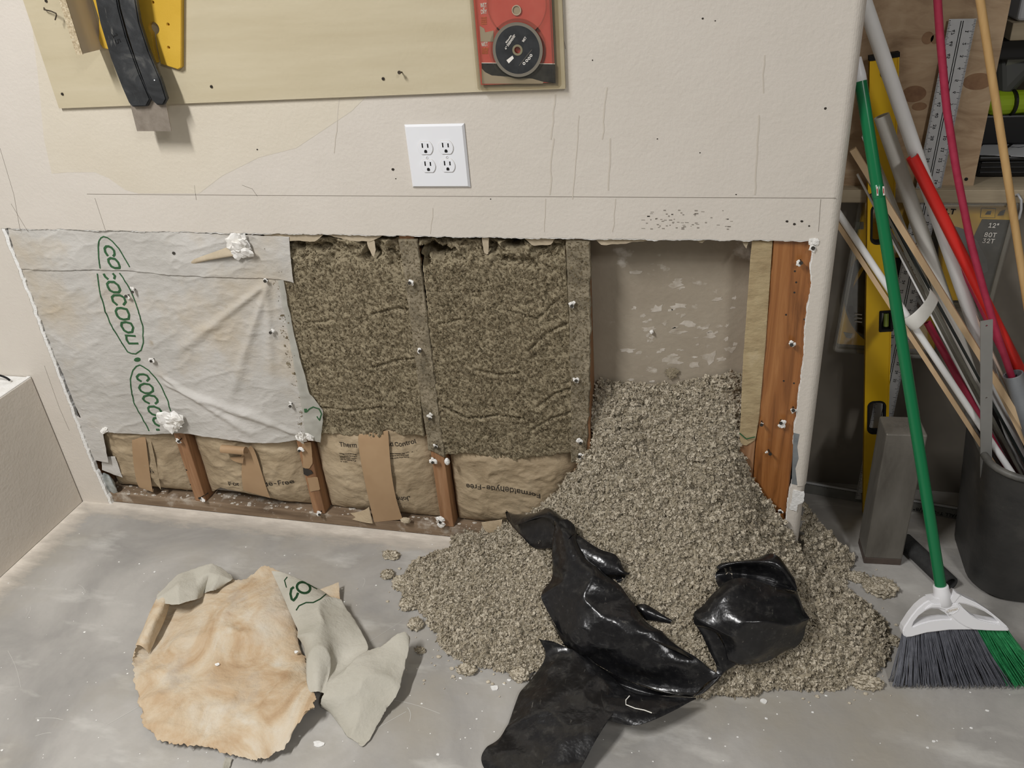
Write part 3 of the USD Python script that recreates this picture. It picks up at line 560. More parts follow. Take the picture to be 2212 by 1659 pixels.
def panel(label, top, bottom, left, right, seed, cracks, holes, nf):
    nu, nv = 150, 200
    c = coons(ragged(xz(top, .01), .006, .006, seed), ragged(xz(bottom, .01), .007, .006, seed + 1), ragged(xz(left, .01), .003, .006, seed + 2), ragged(xz(right, .01), .002, .006, seed + 3), nu, nv)
    x, z = c[..., 0], c[..., 1]
    y = .012 - .014 * (fnoise(x, z, 22, 3, seed) - .5) - .008 * (fnoise(x, z, 90, 3, seed + 1) - .5) - .005 * (fnoise(x, z, 260, 2, seed + 2) - .5)
    zt_ = np.interp(x, *np.sort(xz(top, .01), axis=0).T)
    top_m = np.clip((z - zt_ + .075 + .05 * (fnoise(x, z, 30, 2, seed + 4) - .5)) / .03, 0, 1)
    y += top_m * (.030 * np.clip(fnoise(x, z, 34, 3, seed + 5) - .42, -.15, 1) * 2.4 + .004)
    for q, dep in cracks:
        l = sg.LineString(xz(q, .01)); D = shapely.distance(l, shapely.points(x, z)); y += dep * np.exp(-(D / .0035) ** 2) - dep * .35 * np.exp(-((D - .009) / .006) ** 2)
    for px, py, rx, rz, dep in holes:
        o = xz([(px, py)], .01)[0]; y += dep * np.clip(1.4 - ((x - o[0]) / rx) ** 2 - ((z - o[1]) / rz) ** 2 + (fnoise(x, z, 90, 2, 3) - .5) * 2, 0, 1)
    e = np.minimum.reduce([np.arange(nu)[:, None] + 0 * y, np.arange(nu)[::-1][:, None] + 0 * y, np.arange(nv)[None] + 0 * y, np.arange(nv)[::-1][None] + 0 * y])
    y = np.where(e == 0, .06, np.where(e == 1, y + .004, y))
    P = np.stack([x, np.minimum(y, .09), z], -1)
    t = thing('cellulose_fill', label, 'insulation')
    obj('packed_body', shell(P, .001), 'cellulose', t, smooth=True)
    p, n = surf_samples(P[3:-3, 3:-3], nf, seed)
    n = np.where(n[:, 1:2] > 0, -n, n)
    obj('paper_flakes', flakes(p, n, seed + 7, .0015, .0055), 'flakes', t, kind='stuff')
    return t
panel('left panel of packed brown-grey cellulose, beside the netting', [(560, 512), (700, 514), (830, 514), (884, 516)], [(640, 955), (700, 938), (745, 944), (785, 950), (812, 952), (835, 934), (870, 944), (918, 946)],
      [(560, 512), (590, 640), (612, 760), (632, 870), (640, 955)], [(884, 516), (893, 640), (905, 800), (918, 946)], 51,
      [([(803, 680), (850, 668), (890, 672)], .006), ([(805, 795), (860, 780), (898, 775)], .007), ([(690, 880), (760, 890), (830, 880)], .005), ([(660, 700), (720, 690)], .004)], [(690, 538, .02, .012, .02), (800, 548, .018, .014, .03), (640, 530, .012, .02, .02), (850, 560, .02, .02, .02)], 9000)
panel('right panel of packed brown-grey cellulose, between two crusted studs', [(900, 514), (1000, 516), (1110, 516), (1232, 518)], [(951, 988), (1000, 982), (1055, 990), (1100, 1000), (1170, 990), (1245, 984)],
      [(900, 514), (916, 640), (933, 800), (951, 988)], [(1222, 518), (1230, 640), (1238, 800), (1240, 984)], 61,
      [([(1090, 670), (1160, 690), (1215, 640)], .005), ([(1140, 760), (1180, 720), (1225, 700)], .006), ([(960, 880), (1010, 905), (1075, 898), (1130, 905)], .009), ([(1030, 800), (1080, 812), (1120, 806)], .006), ([(1160, 880), (1200, 850), (1235, 840)], .007), ([(950, 700), (1010, 690)], .004), ([(1150, 930), (1190, 905), (1235, 890)], .007)],
      [(940, 545, .045, .016, .06), (1105, 528, .02, .01, .05), (1060, 540, .02, .012, .02), (918, 560, .008, .03, .03), (1180, 545, .03, .02, .02)], 11000)
def crust(st, top, bottom, left, right, seed, nf):
    nu, nv = 30, 200
    c = coons(xz(top, .01), ragged(xz(bottom, .01), .004, .004, seed), ragged(xz(left, .01), .0016, .006, seed + 1), ragged(xz(right, .01), .003, .005, seed + 2), nu, nv)
    x, z = c[..., 0], c[..., 1]
    y = .0085 - .006 * (fnoise(x, z, 40, 3, seed) - .5) - .004 * (fnoise(x, z, 200, 2, seed + 3) - .5); y[0] = y[-1] = .0135; y[:, 0] = y[:, -1] = .0135
    P = np.stack([x, y, z], -1)
    obj('cellulose_crust', shell(P, .0012), 'crust', st, label='smeared crust of grey-brown cellulose', smooth=True)
    p, n = surf_samples(P[2:-2, 2:-2], nf, seed); n = np.where(n[:, 1:2] > 0, -n, n)
    obj('paper_flakes', flakes(p, n, seed + 7, .0012, .004), 'flakes', st, kind='stuff')
crust(studs[2], [(859, 516), (902, 516)], [(925, 972), (962, 990)], [(859, 516), (877, 620), (899, 800), (925, 972)], [(902, 516), (920, 650), (938, 800), (962, 990)], 71, 500)
crust(studs[3], [(1221, 516), (1276, 518)], [(1232, 1000), (1266, 1004)], [(1221, 516), (1229, 700), (1233, 860), (1232, 1000)], [(1276, 518), (1277, 700), (1275, 850), (1266, 1004)], 81, 900)

# ------------------------------------------------------------------ the spilled heap
K = np.array([(-.31, .10, .485), (-.2, .10, .49), (-.1, .10, .505), (0, .10, .53), (.055, .10, .535), (-.31, .05, .42), (-.12, .05, .45), (.055, .05, .45), (-.31, 0, .33), (-.12, 0, .37), (.055, 0, .36), (.1, -.005, .26), (.186, -.01, .15), (.245, 0, .05), (.3, .03, .03), (.36, .03, 0), (.4, .05, -.04),
    (-.36, -.005, .25), (-.43, 0, .16), (-.52, 0, .09), (-.62, 0, .035), (-.72, 0, .0), (-.9, 0, -.05), (-.12, -.1, .27), (-.3, -.1, .205), (-.45, -.1, .12), (-.6, -.1, .055), (-.75, -.1, .01), (.06, -.1, .25), (.15, -.1, .17), (.25, -.1, .09), (.33, -.1, .04), (.4, -.1, .005), (.46, -.1, -.04),
    (-.12, -.2, .18), (-.3, -.2, .14), (-.5, -.2, .08), (-.68, -.2, .035), (-.8, -.2, .008), (-.9, -.22, -.04), (.08, -.2, .17), (.2, -.2, .115), (.3, -.2, .07), (.385, -.2, .025), (.45, -.2, -.02), (-.12, -.3, .11), (-.3, -.3, .09), (-.5, -.3, .06), (-.64, -.3, .025), (-.75, -.3, -.01), (.08, -.3, .11), (.2, -.3, .085), (.3, -.29, .055), (.37, -.28, .02), (.42, -.3, -.03),
    (-.55, -.4, .022), (-.62, -.42, -.01), (-.45, -.4, .035), (-.38, -.38, .03), (-.3, -.4, .02), (-.15, -.4, .02), (0, -.4, .02), (.12, -.37, .03), (.2, -.35, .035), (.28, -.34, .025), (.2, -.4, -.03), (-.5, -.46, -.02), (-.38, -.46, -.03), (0, -.48, -.03), (.33, -.36, -.03), (.1, -.45, -.03)])
rbf = RBFInterpolator(K[:, :2], K[:, 2], kernel='thin_plate_spline', smoothing=1e-5)
GX, GY = np.meshgrid(np.arange(-.95, .52, .0045), np.arange(-.54, .1005, .0045), indexing='ij')
GH = rbf(np.stack([GX.ravel(), GY.ravel()], 1)).reshape(GX.shape)
GH = GH + .030 * (fnoise(GX, GY, 9, 3, 5) - .5) * np.clip(GH / .05, .45, 1) + .016 * (fnoise(GX, GY, 28, 3, 6) - .5)
GH[(np.abs(GX) > .9)] = -.05
hspl = RectBivariateSpline(GX[:, 0], GY[0], GH, kx=1, ky=1)
def heap(x, y): return np.where((np.asarray(y) <= .1) & (np.asarray(x) < .5) & (np.asarray(x) > -.95) & (np.asarray(y) > -.54), np.maximum(hspl(x, y, grid=False), 0), 0)
ok = (GH > .002) & ((GY < .0105) | ((GX > -.311) & (GX < .0548)) | (GX > XE + .006)) & ~((GX > .15) & (GX < XE + .006) & (GY > -.003)) & (GY < .1) & ~((GX > XE) & (GY > .09))
gx_, gy_ = np.gradient(GH, .0045)
N_ = np.stack([-gx_, -gy_, np.ones_like(GH)], -1); N_ /= np.linalg.norm(N_, axis=-1, keepdims=True)
P_ = np.stack([GX, GY, np.maximum(GH, 0)], -1)
def heap_rough(p):
    a = 1 - np.abs(2 * fbm(p * 42, 3, 11) - 1); b = fbm(p * 95, 3, 12); c = fbm(p * 210, 2, 13)
    return .030 * (a - .66) + .020 * (b - .5) + .010 * (c - .5)
D_ = heap_rough(P_) * np.clip(GH / .02, .15, 1)
P_ = P_ + N_ * D_[..., None]
P_[..., 2] = np.maximum(P_[..., 2], .0005)
inb = (GX > -.3145) & (GX < .059)
P_[..., 1] = np.minimum(P_[..., 1], np.where(inb, .1, np.where(GX > XE, .1, -.001 if True else 0)) + np.where(~inb & (GX < .15), .0115, 0))
P_[..., 0] = np.where(inb & (GY > .012), np.clip(P_[..., 0], -.3115, .0545), P_[..., 0])
q = grid_faces(*GX.shape); q = q[ok.ravel()[q].all(1)]
f_ = tri(q); uq, inv = np.unique(f_, return_inverse=True)
pile = thing('cellulose_pile', 'big grey-brown heap of shredded cellulose spilling from the open bay onto the floor', 'insulation', kind='stuff')
obj('heap_body', trimesh.Trimesh(P_.reshape(-1, 3)[uq], inv.reshape(-1, 3), process=False), 'pile_cellulose', pile, kind='stuff', smooth=True)
r_ = np.random.RandomState(9)
idx = np.unique(q); area = 1 / N_.reshape(-1, 3)[idx, 2]; prb = area / area.sum()
s_ = r_.choice(idx, 60000, p=prb); pp = P_.reshape(-1, 3)[s_] + (r_.rand(60000, 3) - .5) * .0045; nn_ = N_.reshape(-1, 3)[s_]
obj('heap_flakes', flakes(pp, nn_, 17, .0020, .0070, .0024, 1.3), 'pile_flakes', pile, kind='stuff')
# tufts: ragged lumps with their own flakes, instanced over the heap
def instancer(path, protos, pos, size, seed, parent_label=None):
    pi = UsdGeom.PointInstancer.Define(stage, path); r = np.random.RandomState(seed); n = len(pos)
    paths = []
    for k, (m, mt) in enumerate(protos):
        g = usdkit.mesh(stage, f'{path}/clump_shape_{k:03d}', m, MAT[mt], smooth=False); paths.append(g.GetPath())
    pi.CreatePrototypesRel().SetTargets(paths)
    pi.CreateProtoIndicesAttr(Vt.IntArray.FromNumpy(r.randint(len(protos), size=n).astype(np.int32)))
    pi.CreatePositionsAttr(Vt.Vec3fArray.FromNumpy(np.asarray(pos, np.float32)))
    pi.CreateScalesAttr(Vt.Vec3fArray.FromNumpy(np.repeat(np.asarray(size, np.float32)[:, None], 3, 1)))
    qq = Rotation.random(n, random_state=seed).as_quat()
    pi.CreateOrientationsAttr(Vt.QuathArray([Gf.Quath(float(a[3]), float(a[0]), float(a[1]), float(a[2])) for a in qq]))
    return pi.GetPrim()
def tuft(seed):
    m = lump(.62, seed, 1, .8, (1, .8, .6), 2.6)
    p, fi = trimesh.sample.sample_surface(m, 34, seed=seed); fl = flakes(np.array(p), np.array(m.face_normals[fi]), seed, .28, .85, .12, 1.6)
    return join([m, fl])
tufts = [(tuft(100 + k), 'pile_cellulose') for k in range(10)]
s_ = r_.choice(idx, 15000, p=prb); sz = .0026 + .0062 * r_.rand(15000) ** 2.2
tag(instancer('/World/cellulose_pile/loose_tufts', tufts, P_.reshape(-1, 3)[s_] + N_.reshape(-1, 3)[s_] * (sz * .35)[:, None], sz, 23), kind='stuff')

# ------------------------------------------------------------------ points lying a little above the heap or the floor
def on(px, py, off, up=.018):
    d = ray(px, py); t = np.linspace(.6, 3.6, 1500); Q = CAM + d * t[:, None]
    hh_ = heap(Q[:, 0], Q[:, 1]); g = Q[:, 2] - hh_ - up * np.clip(hh_ / .03, 0, 1) - off
    k = np.argmax(g < 0); w = g[k - 1] / (g[k - 1] - g[k])
    return Q[k - 1] + (Q[k] - Q[k - 1]) * w
def sheet_px(rows, nu, nv, t, rough=0, fr=20, seed=1, ridge=0, rf=9, k=3):
    c = np.array([[on(*q) for q in r] for r in rows]); P = spl(c, nu, nv, k)
    N = np.cross(np.gradient(P, axis=0), np.gradient(P, axis=1)); N /= np.maximum(np.linalg.norm(N, axis=-1, keepdims=True), 1e-9)
    d = rough * (fbm(P * fr, 3, seed) - .5) * 2
    if ridge: d = d + ridge * ((1 - np.abs(2 * fbm(P * rf, 2, seed + 5) - 1)) ** 4 - .2)
    P = P + N * d[..., None]
    return P, shell(P, t)
mat('black_plastic', [(.42, lin(22, 22, 24)), (.58, lin(30, 30, 31)), (.75, lin(58, 57, 55))], scale=55, detail=10, rough=.24, specular_ior_level=.55, bump=(60, .0007), bump2=(13, .006), dist=.3, over=[(90, .66, .76, lin(92, 90, 85), (1, .35, 1)), (60, .68, .76, lin(84, 82, 78), (.35, 1, 1))])
B = []
def bagp(rows, nu=40, nv=40, rough=.004, seed=1, ridge=.006, fr=18, k=3): B.append(sheet_px(rows, nu, nv, .0005, rough, fr, seed, ridge, 9, k)[1])
# canopy at the upper left and the dark hollow below it
bagp([[(1094, 1106, .03), (1130, 1112, .04), (1165, 1106, .05), (1184, 1099, .055), (1212, 1118, .06), (1242, 1152, .06)], [(1096, 1104, .045), (1125, 1118, .055), (1162, 1110, .065), (1188, 1108, .07), (1210, 1126, .075), (1234, 1158, .075)], [(1110, 1126, .05), (1124, 1132, .055), (1160, 1119, .065), (1188, 1120, .07), (1206, 1134, .075), (1224, 1168, .07)]], 16, 50, .001, 2, .002)
bagp([[(1092, 1107, .04), (1100, 1110, .04), (1114, 1124, .04), (1130, 1128, .04), (1165, 1118, .045), (1198, 1124, .05)], [(1093, 1112, .02), (1104, 1124, .02), (1120, 1142, .015), (1140, 1156, .015), (1168, 1152, .015), (1200, 1156, .02)], [(1094, 1117, .01), (1108, 1138, .008), (1128, 1160, .006), (1150, 1181, .006), (1172, 1185, .008), (1200, 1186, .012)]], 24, 40, .001, 3, .002)
# long main fold from the shoulder to the pinch at the bottom
main = [[(1200, 1150, .035), (1206, 1142, .05), (1212, 1132, .065), (1222, 1128, .065), (1236, 1140, .055)],
        [(1199, 1195, .025), (1212, 1190, .05), (1226, 1186, .065), (1240, 1178, .065), (1254, 1186, .05)],
        [(1194, 1250, .02), (1216, 1245, .045), (1242, 1240, .07), (1268, 1226, .07), (1292, 1240, .05)],
        [(1174, 1284, .02), (1212, 1286, .045), (1256, 1286, .075), (1296, 1266, .075), (1336, 1274, .05)],
        [(1186, 1325, .02), (1226, 1335, .045), (1268, 1332, .08), (1320, 1312, .08), (1372, 1318, .05)],
        [(1214, 1368, .02), (1250, 1388, .04), (1300, 1372, .08), (1356, 1350, .085), (1404, 1356, .05)],
        [(1258, 1412, .015), (1296, 1420, .035), (1346, 1412, .07), (1398, 1388, .08), (1444, 1384, .05)],
        [(1330, 1458, .015), (1362, 1452, .03), (1404, 1444, .06), (1446, 1424, .07), (1486, 1412, .045)],
        [(1420, 1490, .02), (1444, 1482, .03), (1468, 1470, .045), (1492, 1450, .05), (1520, 1438, .04)],
        [(1496, 1502, .03), (1502, 1498, .03), (1512, 1490, .035), (1528, 1474, .04), (1556, 1460, .04)]]
bagp(main, 110, 44, .001, 4, .013, 10, 2)
bagp([[(1372, 1318, .045), (1410, 1362, .045), (1450, 1388, .045), (1502, 1424, .045)], [(1368, 1336, .09), (1404, 1378, .09), (1444, 1400, .085), (1496, 1426, .07)]], 8, 40, .001, 5, .001)
# lining below the main fold, down to the open mouth
bagp([[(1186, 1330, .035), (1258, 1412, .03), (1340, 1462, .03), (1430, 1494, .035), (1500, 1503, .04)], [(1214, 1384, .012), (1262, 1432, .01), (1340, 1482, .01), (1420, 1502, .015), (1498, 1506, .03)], [(1212, 1392, .05), (1292, 1440, .05), (1354, 1494, .05), (1440, 1504, .05), (1502, 1507, .045)]], 24, 60, .001, 6, .002)
# right wing and the hollow beneath it
bagp([[(1236, 1150, .05), (1265, 1168, .05), (1300, 1188, .045), (1330, 1199, .035), (1345, 1224, .025), (1360, 1238, .012)], [(1240, 1172, .06), (1270, 1198, .055), (1304, 1212, .05), (1326, 1222, .04), (1342, 1234, .03), (1359, 1239, .015)], [(1250, 1192, .04), (1275, 1226, .035), (1300, 1239, .035), (1320, 1242, .03), (1340, 1242, .022), (1358, 1241, .012)]], 30, 50, .0015, 7, .003)
bagp([[(1262, 1205, .03), (1300, 1236, .025), (1325, 1240, .02), (1352, 1242, .01)], [(1286, 1240, .0), (1306, 1250, -.004), (1328, 1252, -.004), (1350, 1248, 0)], [(1302, 1258, .006), (1314, 1264, .004), (1332, 1260, .002), (1346, 1252, .004)]], 16, 24, .001, 8, .001)
bagp([[(1372, 1312, .01), (1392, 1306, .012), (1416, 1318, .01), (1452, 1340, .002)], [(1382, 1322, .016), (1398, 1322, .018), (1418, 1330, .014), (1450, 1343, .004)], [(1396, 1340, .004), (1406, 1340, .004), (1420, 1342, .004), (1448, 1347, 0)]], 14, 24, .001, 9, .002)
# flap and tail lying on the floor
flap = [[(1164, 1378, .035), (1184, 1380, .045), (1206, 1388, .05), (1226, 1402, .05)], [(1180, 1418, .03), (1216, 1420, .06), (1256, 1426, .062), (1296, 1446, .05)], [(1152, 1462, .02), (1204, 1468, .055), (1272, 1476, .062), (1354, 1496, .05)], [(1112, 1526, .012), (1172, 1532, .045), (1248, 1536, .055), (1336, 1530, .06)],
        [(1090, 1590, .008), (1150, 1598, .03), (1224, 1602, .045), (1298, 1584, .055)], [(1044, 1634, .004), (1108, 1648, .02), (1184, 1660, .03), (1262, 1646, .04)], [(1076, 1690, .004), (1122, 1702, .012), (1180, 1712, .02), (1236, 1700, .03)]]
bagp(flap, 90, 60, .002, 10, .010, 10, 2)
bagp([[(1290, 1444, .05), (1354, 1495, .05), (1400, 1503, .05), (1452, 1505, .05), (1502, 1507, .045)], [(1300, 1510, .062), (1340, 1530, .065), (1392, 1530, .06), (1446, 1524, .055), (1504, 1508, .048)], [(1306, 1556, .05), (1342, 1562, .05), (1378, 1566, .05), (1432, 1546, .05), (1506, 1509, .048)]], 36, 70, .002, 11, .005)
# swollen right end, its back and the twisted neck
ball = [[(1558, 1268, .07), (1588, 1249, .09), (1626, 1251, .095), (1680, 1268, .085), (1722, 1279, .06)], [(1532, 1302, .075), (1580, 1290, .115), (1630, 1294, .125), (1684, 1300, .115), (1732, 1308, .065)], [(1502, 1346, .07), (1560, 1336, .12), (1625, 1334, .14), (1688, 1340, .125), (1739, 1344, .06)],
        [(1540, 1362, .07), (1584, 1370, .115), (1636, 1375, .13), (1692, 1378, .11), (1738, 1376, .05)], [(1566, 1402, .06), (1600, 1406, .085), (1642, 1410, .09), (1690, 1404, .075), (1724, 1396, .045)], [(1580, 1420, .045), (1604, 1431, .05), (1640, 1432, .05), (1682, 1416, .045), (1712, 1405, .035)]]
bagp(ball, 90, 90, .003, 12, .016, 10, 3)
bagp([[(1548, 1226, .03), (1580, 1213, .045), (1630, 1207, .06), (1664, 1196, .07), (1690, 1212, .075), (1714, 1252, .06)], [(1552, 1232, .03), (1590, 1222, .05), (1634, 1220, .07), (1672, 1226, .08), (1696, 1240, .08), (1718, 1266, .06)], [(1546, 1240, .008), (1586, 1236, .012), (1630, 1240, .02), (1668, 1250, .035), (1698, 1262, .05), (1721, 1276, .055)], [(1552, 1268, .02), (1588, 1252, .04), (1624, 1254, .05), (1676, 1270, .06), (1704, 1276, .06), (1724, 1281, .055)]], 40, 60, .0015, 13, .004)
bagp([[(1500, 1347, .07), (1522, 1352, .075), (1546, 1366, .07), (1568, 1402, .055), (1588, 1424, .04)], [(1520, 1378, .05), (1540, 1386, .06), (1560, 1402, .055), (1574, 1420, .045), (1592, 1430, .035)], [(1538, 1416, .035), (1552, 1424, .045), (1564, 1432, .045), (1574, 1438, .04), (1590, 1434, .03)], [(1548, 1450, .035), (1556, 1452, .04), (1560, 1454, .04), (1564, 1452, .035), (1570, 1448, .03)], [(1500, 1503, .03), (1512, 1500, .035), (1524, 1494, .035), (1536, 1484, .03), (1552, 1470, .02)]], 60, 30, .001, 14, .002)
bag = thing('trash_bag', 'torn black plastic bag lying open across the cellulose heap', 'bag')
obj('plastic_film', join(B), 'black_plastic', bag, smooth=True)
mat('white_thread', lin(226, 224, 216), rough=.7)
obj('white_thread', sweep([on(*q, .072) for q in ((1360, 1503), (1352, 1512), (1352, 1522), (1372, 1530), (1392, 1534), (1408, 1540))], circ(.0012, 6)), 'white_thread', None, 'thin white thread on the tail of the black plastic bag', 'thread')

# ------------------------------------------------------------------ fabric thrown on the floor
mat('stained_cloth', [(.3, lin(170, 140, 106)), (.42, lin(188, 163, 131)), (.54, lin(200, 182, 155)), (.70, lin(208, 199, 182))], scale=6, detail=9, rough=.85, bump=(30, .006), bump2=(150, .001), dist=1.6, over=[(7, .6, .8, lin(168, 158, 146), (1, 1, 1)), (3.0, .56, .74, lin(203, 196, 182), (1, 1, 1))])
mat('grey_cloth', [(.3, lin(172, 168, 154)), (.7, lin(196, 192, 180))], scale=5, rough=.85, bump=(40, .003), bump2=(170, .0008))
fab = thing('fallen_netting', 'crumpled tan-stained sheet of insulation netting lying on the concrete floor', 'fabric')
def raggrid(P, seed, amp):      # frays the outer edge of a sheet of points
    r = np.random.RandomState(seed); c = P.mean((0, 1))
    for sl in ((0, slice(None)), (-1, slice(None)), (slice(None), 0), (slice(None), -1)):
        e = P[sl]; n = len(e); w = (fbm(np.stack([np.arange(n) * .35, np.zeros(n), np.zeros(n) + seed], -1), 3) - .5) * 2 + (r.rand(n) - .5) * .6
        d = e - c; d[:, 2] = 0; d /= np.linalg.norm(d, axis=1, keepdims=True); P[sl] = e + d * (w * amp)[:, None]
    return P
def fpatch(name, rows, m, nu, nv, seed, rough=.002, ridge=.004, fray=0, label=None, k=3):
    P, _ = sheet_px(rows, nu, nv, .0008, rough, 16, seed, ridge, 7, k)
    if fray: P = raggrid(P, seed, fray)
    P[..., 2] = np.maximum(P[..., 2], .0012)
    s = shell(P, .0009); obj(name, s, m, fab, label, smooth=True); return P, s
fpatch('stained_sheet', [[(345, 1282, .045), (392, 1248, .05), (452, 1226, .05), (508, 1256, .03), (552, 1240, .03), (600, 1238, .03)], [(322, 1330, .035), (372, 1326, .008), (445, 1304, .03), (512, 1290, .036), (580, 1290, .036), (632, 1308, .02)], [(292, 1396, .025), (346, 1395, .006), (430, 1372, .03), (510, 1360, .034), (592, 1368, .03), (648, 1388, .012)],
    [(288, 1440, .012), (344, 1452, .012), (430, 1450, .022), (510, 1440, .018), (592, 1436, .02), (662, 1446, .014)], [(303, 1510, .006), (360, 1522, .02), (430, 1525, .02), (510, 1520, .02), (590, 1508, .035), (680, 1498, .045)], [(310, 1552, .008), (366, 1604, .012), (448, 1620, .012), (530, 1640, .01), (592, 1630, .02), (662, 1534, .05)]], 'stained_cloth', 100, 110, 31, .004, .014, .008, 'large tan-stained underside')
fpatch('folded_edge', [[(338, 1286, .05), (384, 1244, .062), (420, 1230, .064), (457, 1219, .068), (478, 1228, .055), (503, 1248, .04)], [(340, 1293, .056), (385, 1264, .074), (424, 1254, .06), (452, 1240, .066), (474, 1244, .06), (500, 1254, .046)], [(344, 1304, .05), (386, 1306, .064), (424, 1296, .05), (440, 1284, .02), (456, 1278, .052), (476, 1267, .042)]], 'grey_cloth', 30, 70, 32, .002, .004, .002, 'grey folded-over edge', 1)
fpatch('rolled_edge', [[(342, 1284, .05), (318, 1334, .045), (292, 1394, .03)], [(356, 1290, .06), (334, 1340, .055), (306, 1396, .035)], [(368, 1300, .04), (352, 1350, .02), (322, 1412, .01)]], 'stained_cloth', 20, 40, 33, .001, .003)
Pq, strip_mesh = fpatch('grey_strip', [[(587, 1235, .035), (615, 1238, .045), (650, 1254, .045), (694, 1276, .03)], [(610, 1286, .042), (645, 1288, .055), (692, 1298, .052), (742, 1312, .03)], [(632, 1332, .042), (668, 1334, .058), (716, 1342, .05), (772, 1350, .03)], [(655, 1386, .04), (690, 1384, .06), (738, 1392, .04), (796, 1402, .035)], [(662, 1432, .035), (690, 1428, .06), (724, 1438, .03), (775, 1440, .04)], [(677, 1494, .03), (685, 1496, .045), (692, 1500, .04), (702, 1503, .035)]], 'grey_cloth', 70, 60, 34, .003, .016, .001, 'grey twisted strip with green print', 2)
fpatch('grey_flap', [[(795, 1406, .04), (835, 1388, .055), (868, 1370, .06), (881, 1386, .055)], [(760, 1440, .045), (800, 1430, .055), (845, 1420, .058), (877, 1432, .05)], [(724, 1475, .042), (765, 1470, .05), (815, 1465, .05), (856, 1500, .025)], [(700, 1506, .035), (740, 1510, .035), (785, 1515, .03), (826, 1545, .006)], [(706, 1522, .015), (735, 1558, .008), (766, 1580, .006), (806, 1586, .003)], [(722, 1542, .006), (742, 1570, .004), (760, 1592, .003), (779, 1612, .003)]], 'grey_cloth', 60, 50, 35, .004, .012, .004, 'pale grey flap folded up on its edge')
fpatch('tan_corner', [[(690, 1274, .03), (732, 1258, .025)], [(712, 1300, .02), (735, 1302, .012)]], 'stained_cloth', 14, 14, 36, .001, .001, .001)
fpatch('torn_tab', [[(486, 1636, .006), (502, 1640, .004)], [(480, 1662, .012), (494, 1662, .002)]], 'grey_cloth', 10, 10, 37, .001, .001, .001)
def printed_on(mesh, pts, w, parent, m, closed=False, name='printed_lettering'):
    poly = stroke(pts, w, closed); e = trimesh.creation.extrude_polygon(poly if poly.geom_type == 'Polygon' else poly.geoms[0], .1, engine='earcut')
    v, f = trimesh.remesh.subdivide_to_size(e.vertices, e.faces, 6)
    v2, inv = np.unique(v[:, :2].round(3), axis=0, return_inverse=True)
    o = np.repeat(CAM[None], len(v2), 0); d = np.array([ray(*p) for p in v2]); d /= np.linalg.norm(d, axis=1, keepdims=True)
    loc, ir, _ = mesh.ray.intersects_location(o, d, multiple_hits=False)
    out = np.full((len(v2), 3), np.nan); out[ir] = loc - d[ir] * .0012
    inv = inv.ravel(); F = inv[f]; n = np.isnan(out[:, 0]); F = F[~n[F].any(1)]; F = F[(F[:, 0] != F[:, 1]) & (F[:, 1] != F[:, 2]) & (F[:, 0] != F[:, 2])]
    if len(F): obj(name, trimesh.Trimesh(np.nan_to_num(out), F, process=True), m, parent)
def RF(p): return [(240 + a * .30741, 1180 + b * .30741) for a, b in p]
for pts, w, cl in (([(1284, 286), (1266, 300), (1260, 335), (1268, 370), (1282, 380), (1302, 356), (1314, 326)], 5, False), ([(1352 + 46 * math.cos(t) - 10 * math.sin(t), 290 + 36 * math.sin(t) + 14 * math.cos(t)) for t in np.linspace(0, 6.28, 20)[:-1]], 5, True), ([(1400, 270), (1425, 285), (1450, 298)], 4, False),
                   ([(1300, 450), (1320, 418), (1370, 395), (1420, 395), (1470, 370), (1512, 335)], 2.6, False), ([(1238, 215), (1218, 240), (1232, 290)], 2.2, False)):
    printed_on(strip_mesh, RF(pts), w, fab, 'green_ink', cl)

# ------------------------------------------------------------------ crumbs, clumps and paint chips on the floor
def clump(px, py, r, label, seed, sq=(1, 1, .6), g=None):
    o = aZ(px, py, 0); m = lump(r, seed, 4, .45, sq, 3.0); v = np.array(m.vertices)
    v = v + m.vertex_normals * (r * .35 * (fbm(v / r * 7, 3, seed) - .5))[:, None]; v[:, 2] = np.maximum(v[:, 2] + r * sq[2] * .55, .0004)
    m = trimesh.Trimesh(v + [o[0], o[1], 0], m.faces, process=False)
    t = thing('cellulose_clump', label, 'insulation', g)
    obj('clump_body', m, 'pile_cellulose', t, smooth=True)
    p, fi = trimesh.sample.sample_surface(m, int(90 + 5e5 * r * r), seed=seed); p = np.array(p); n = np.array(m.face_normals[fi]); k = p[:, 2] > .003
    obj('paper_flakes', flakes(p[k], n[k], seed, .0015, .005, .001, 1.2), 'pile_flakes', t, kind='stuff')
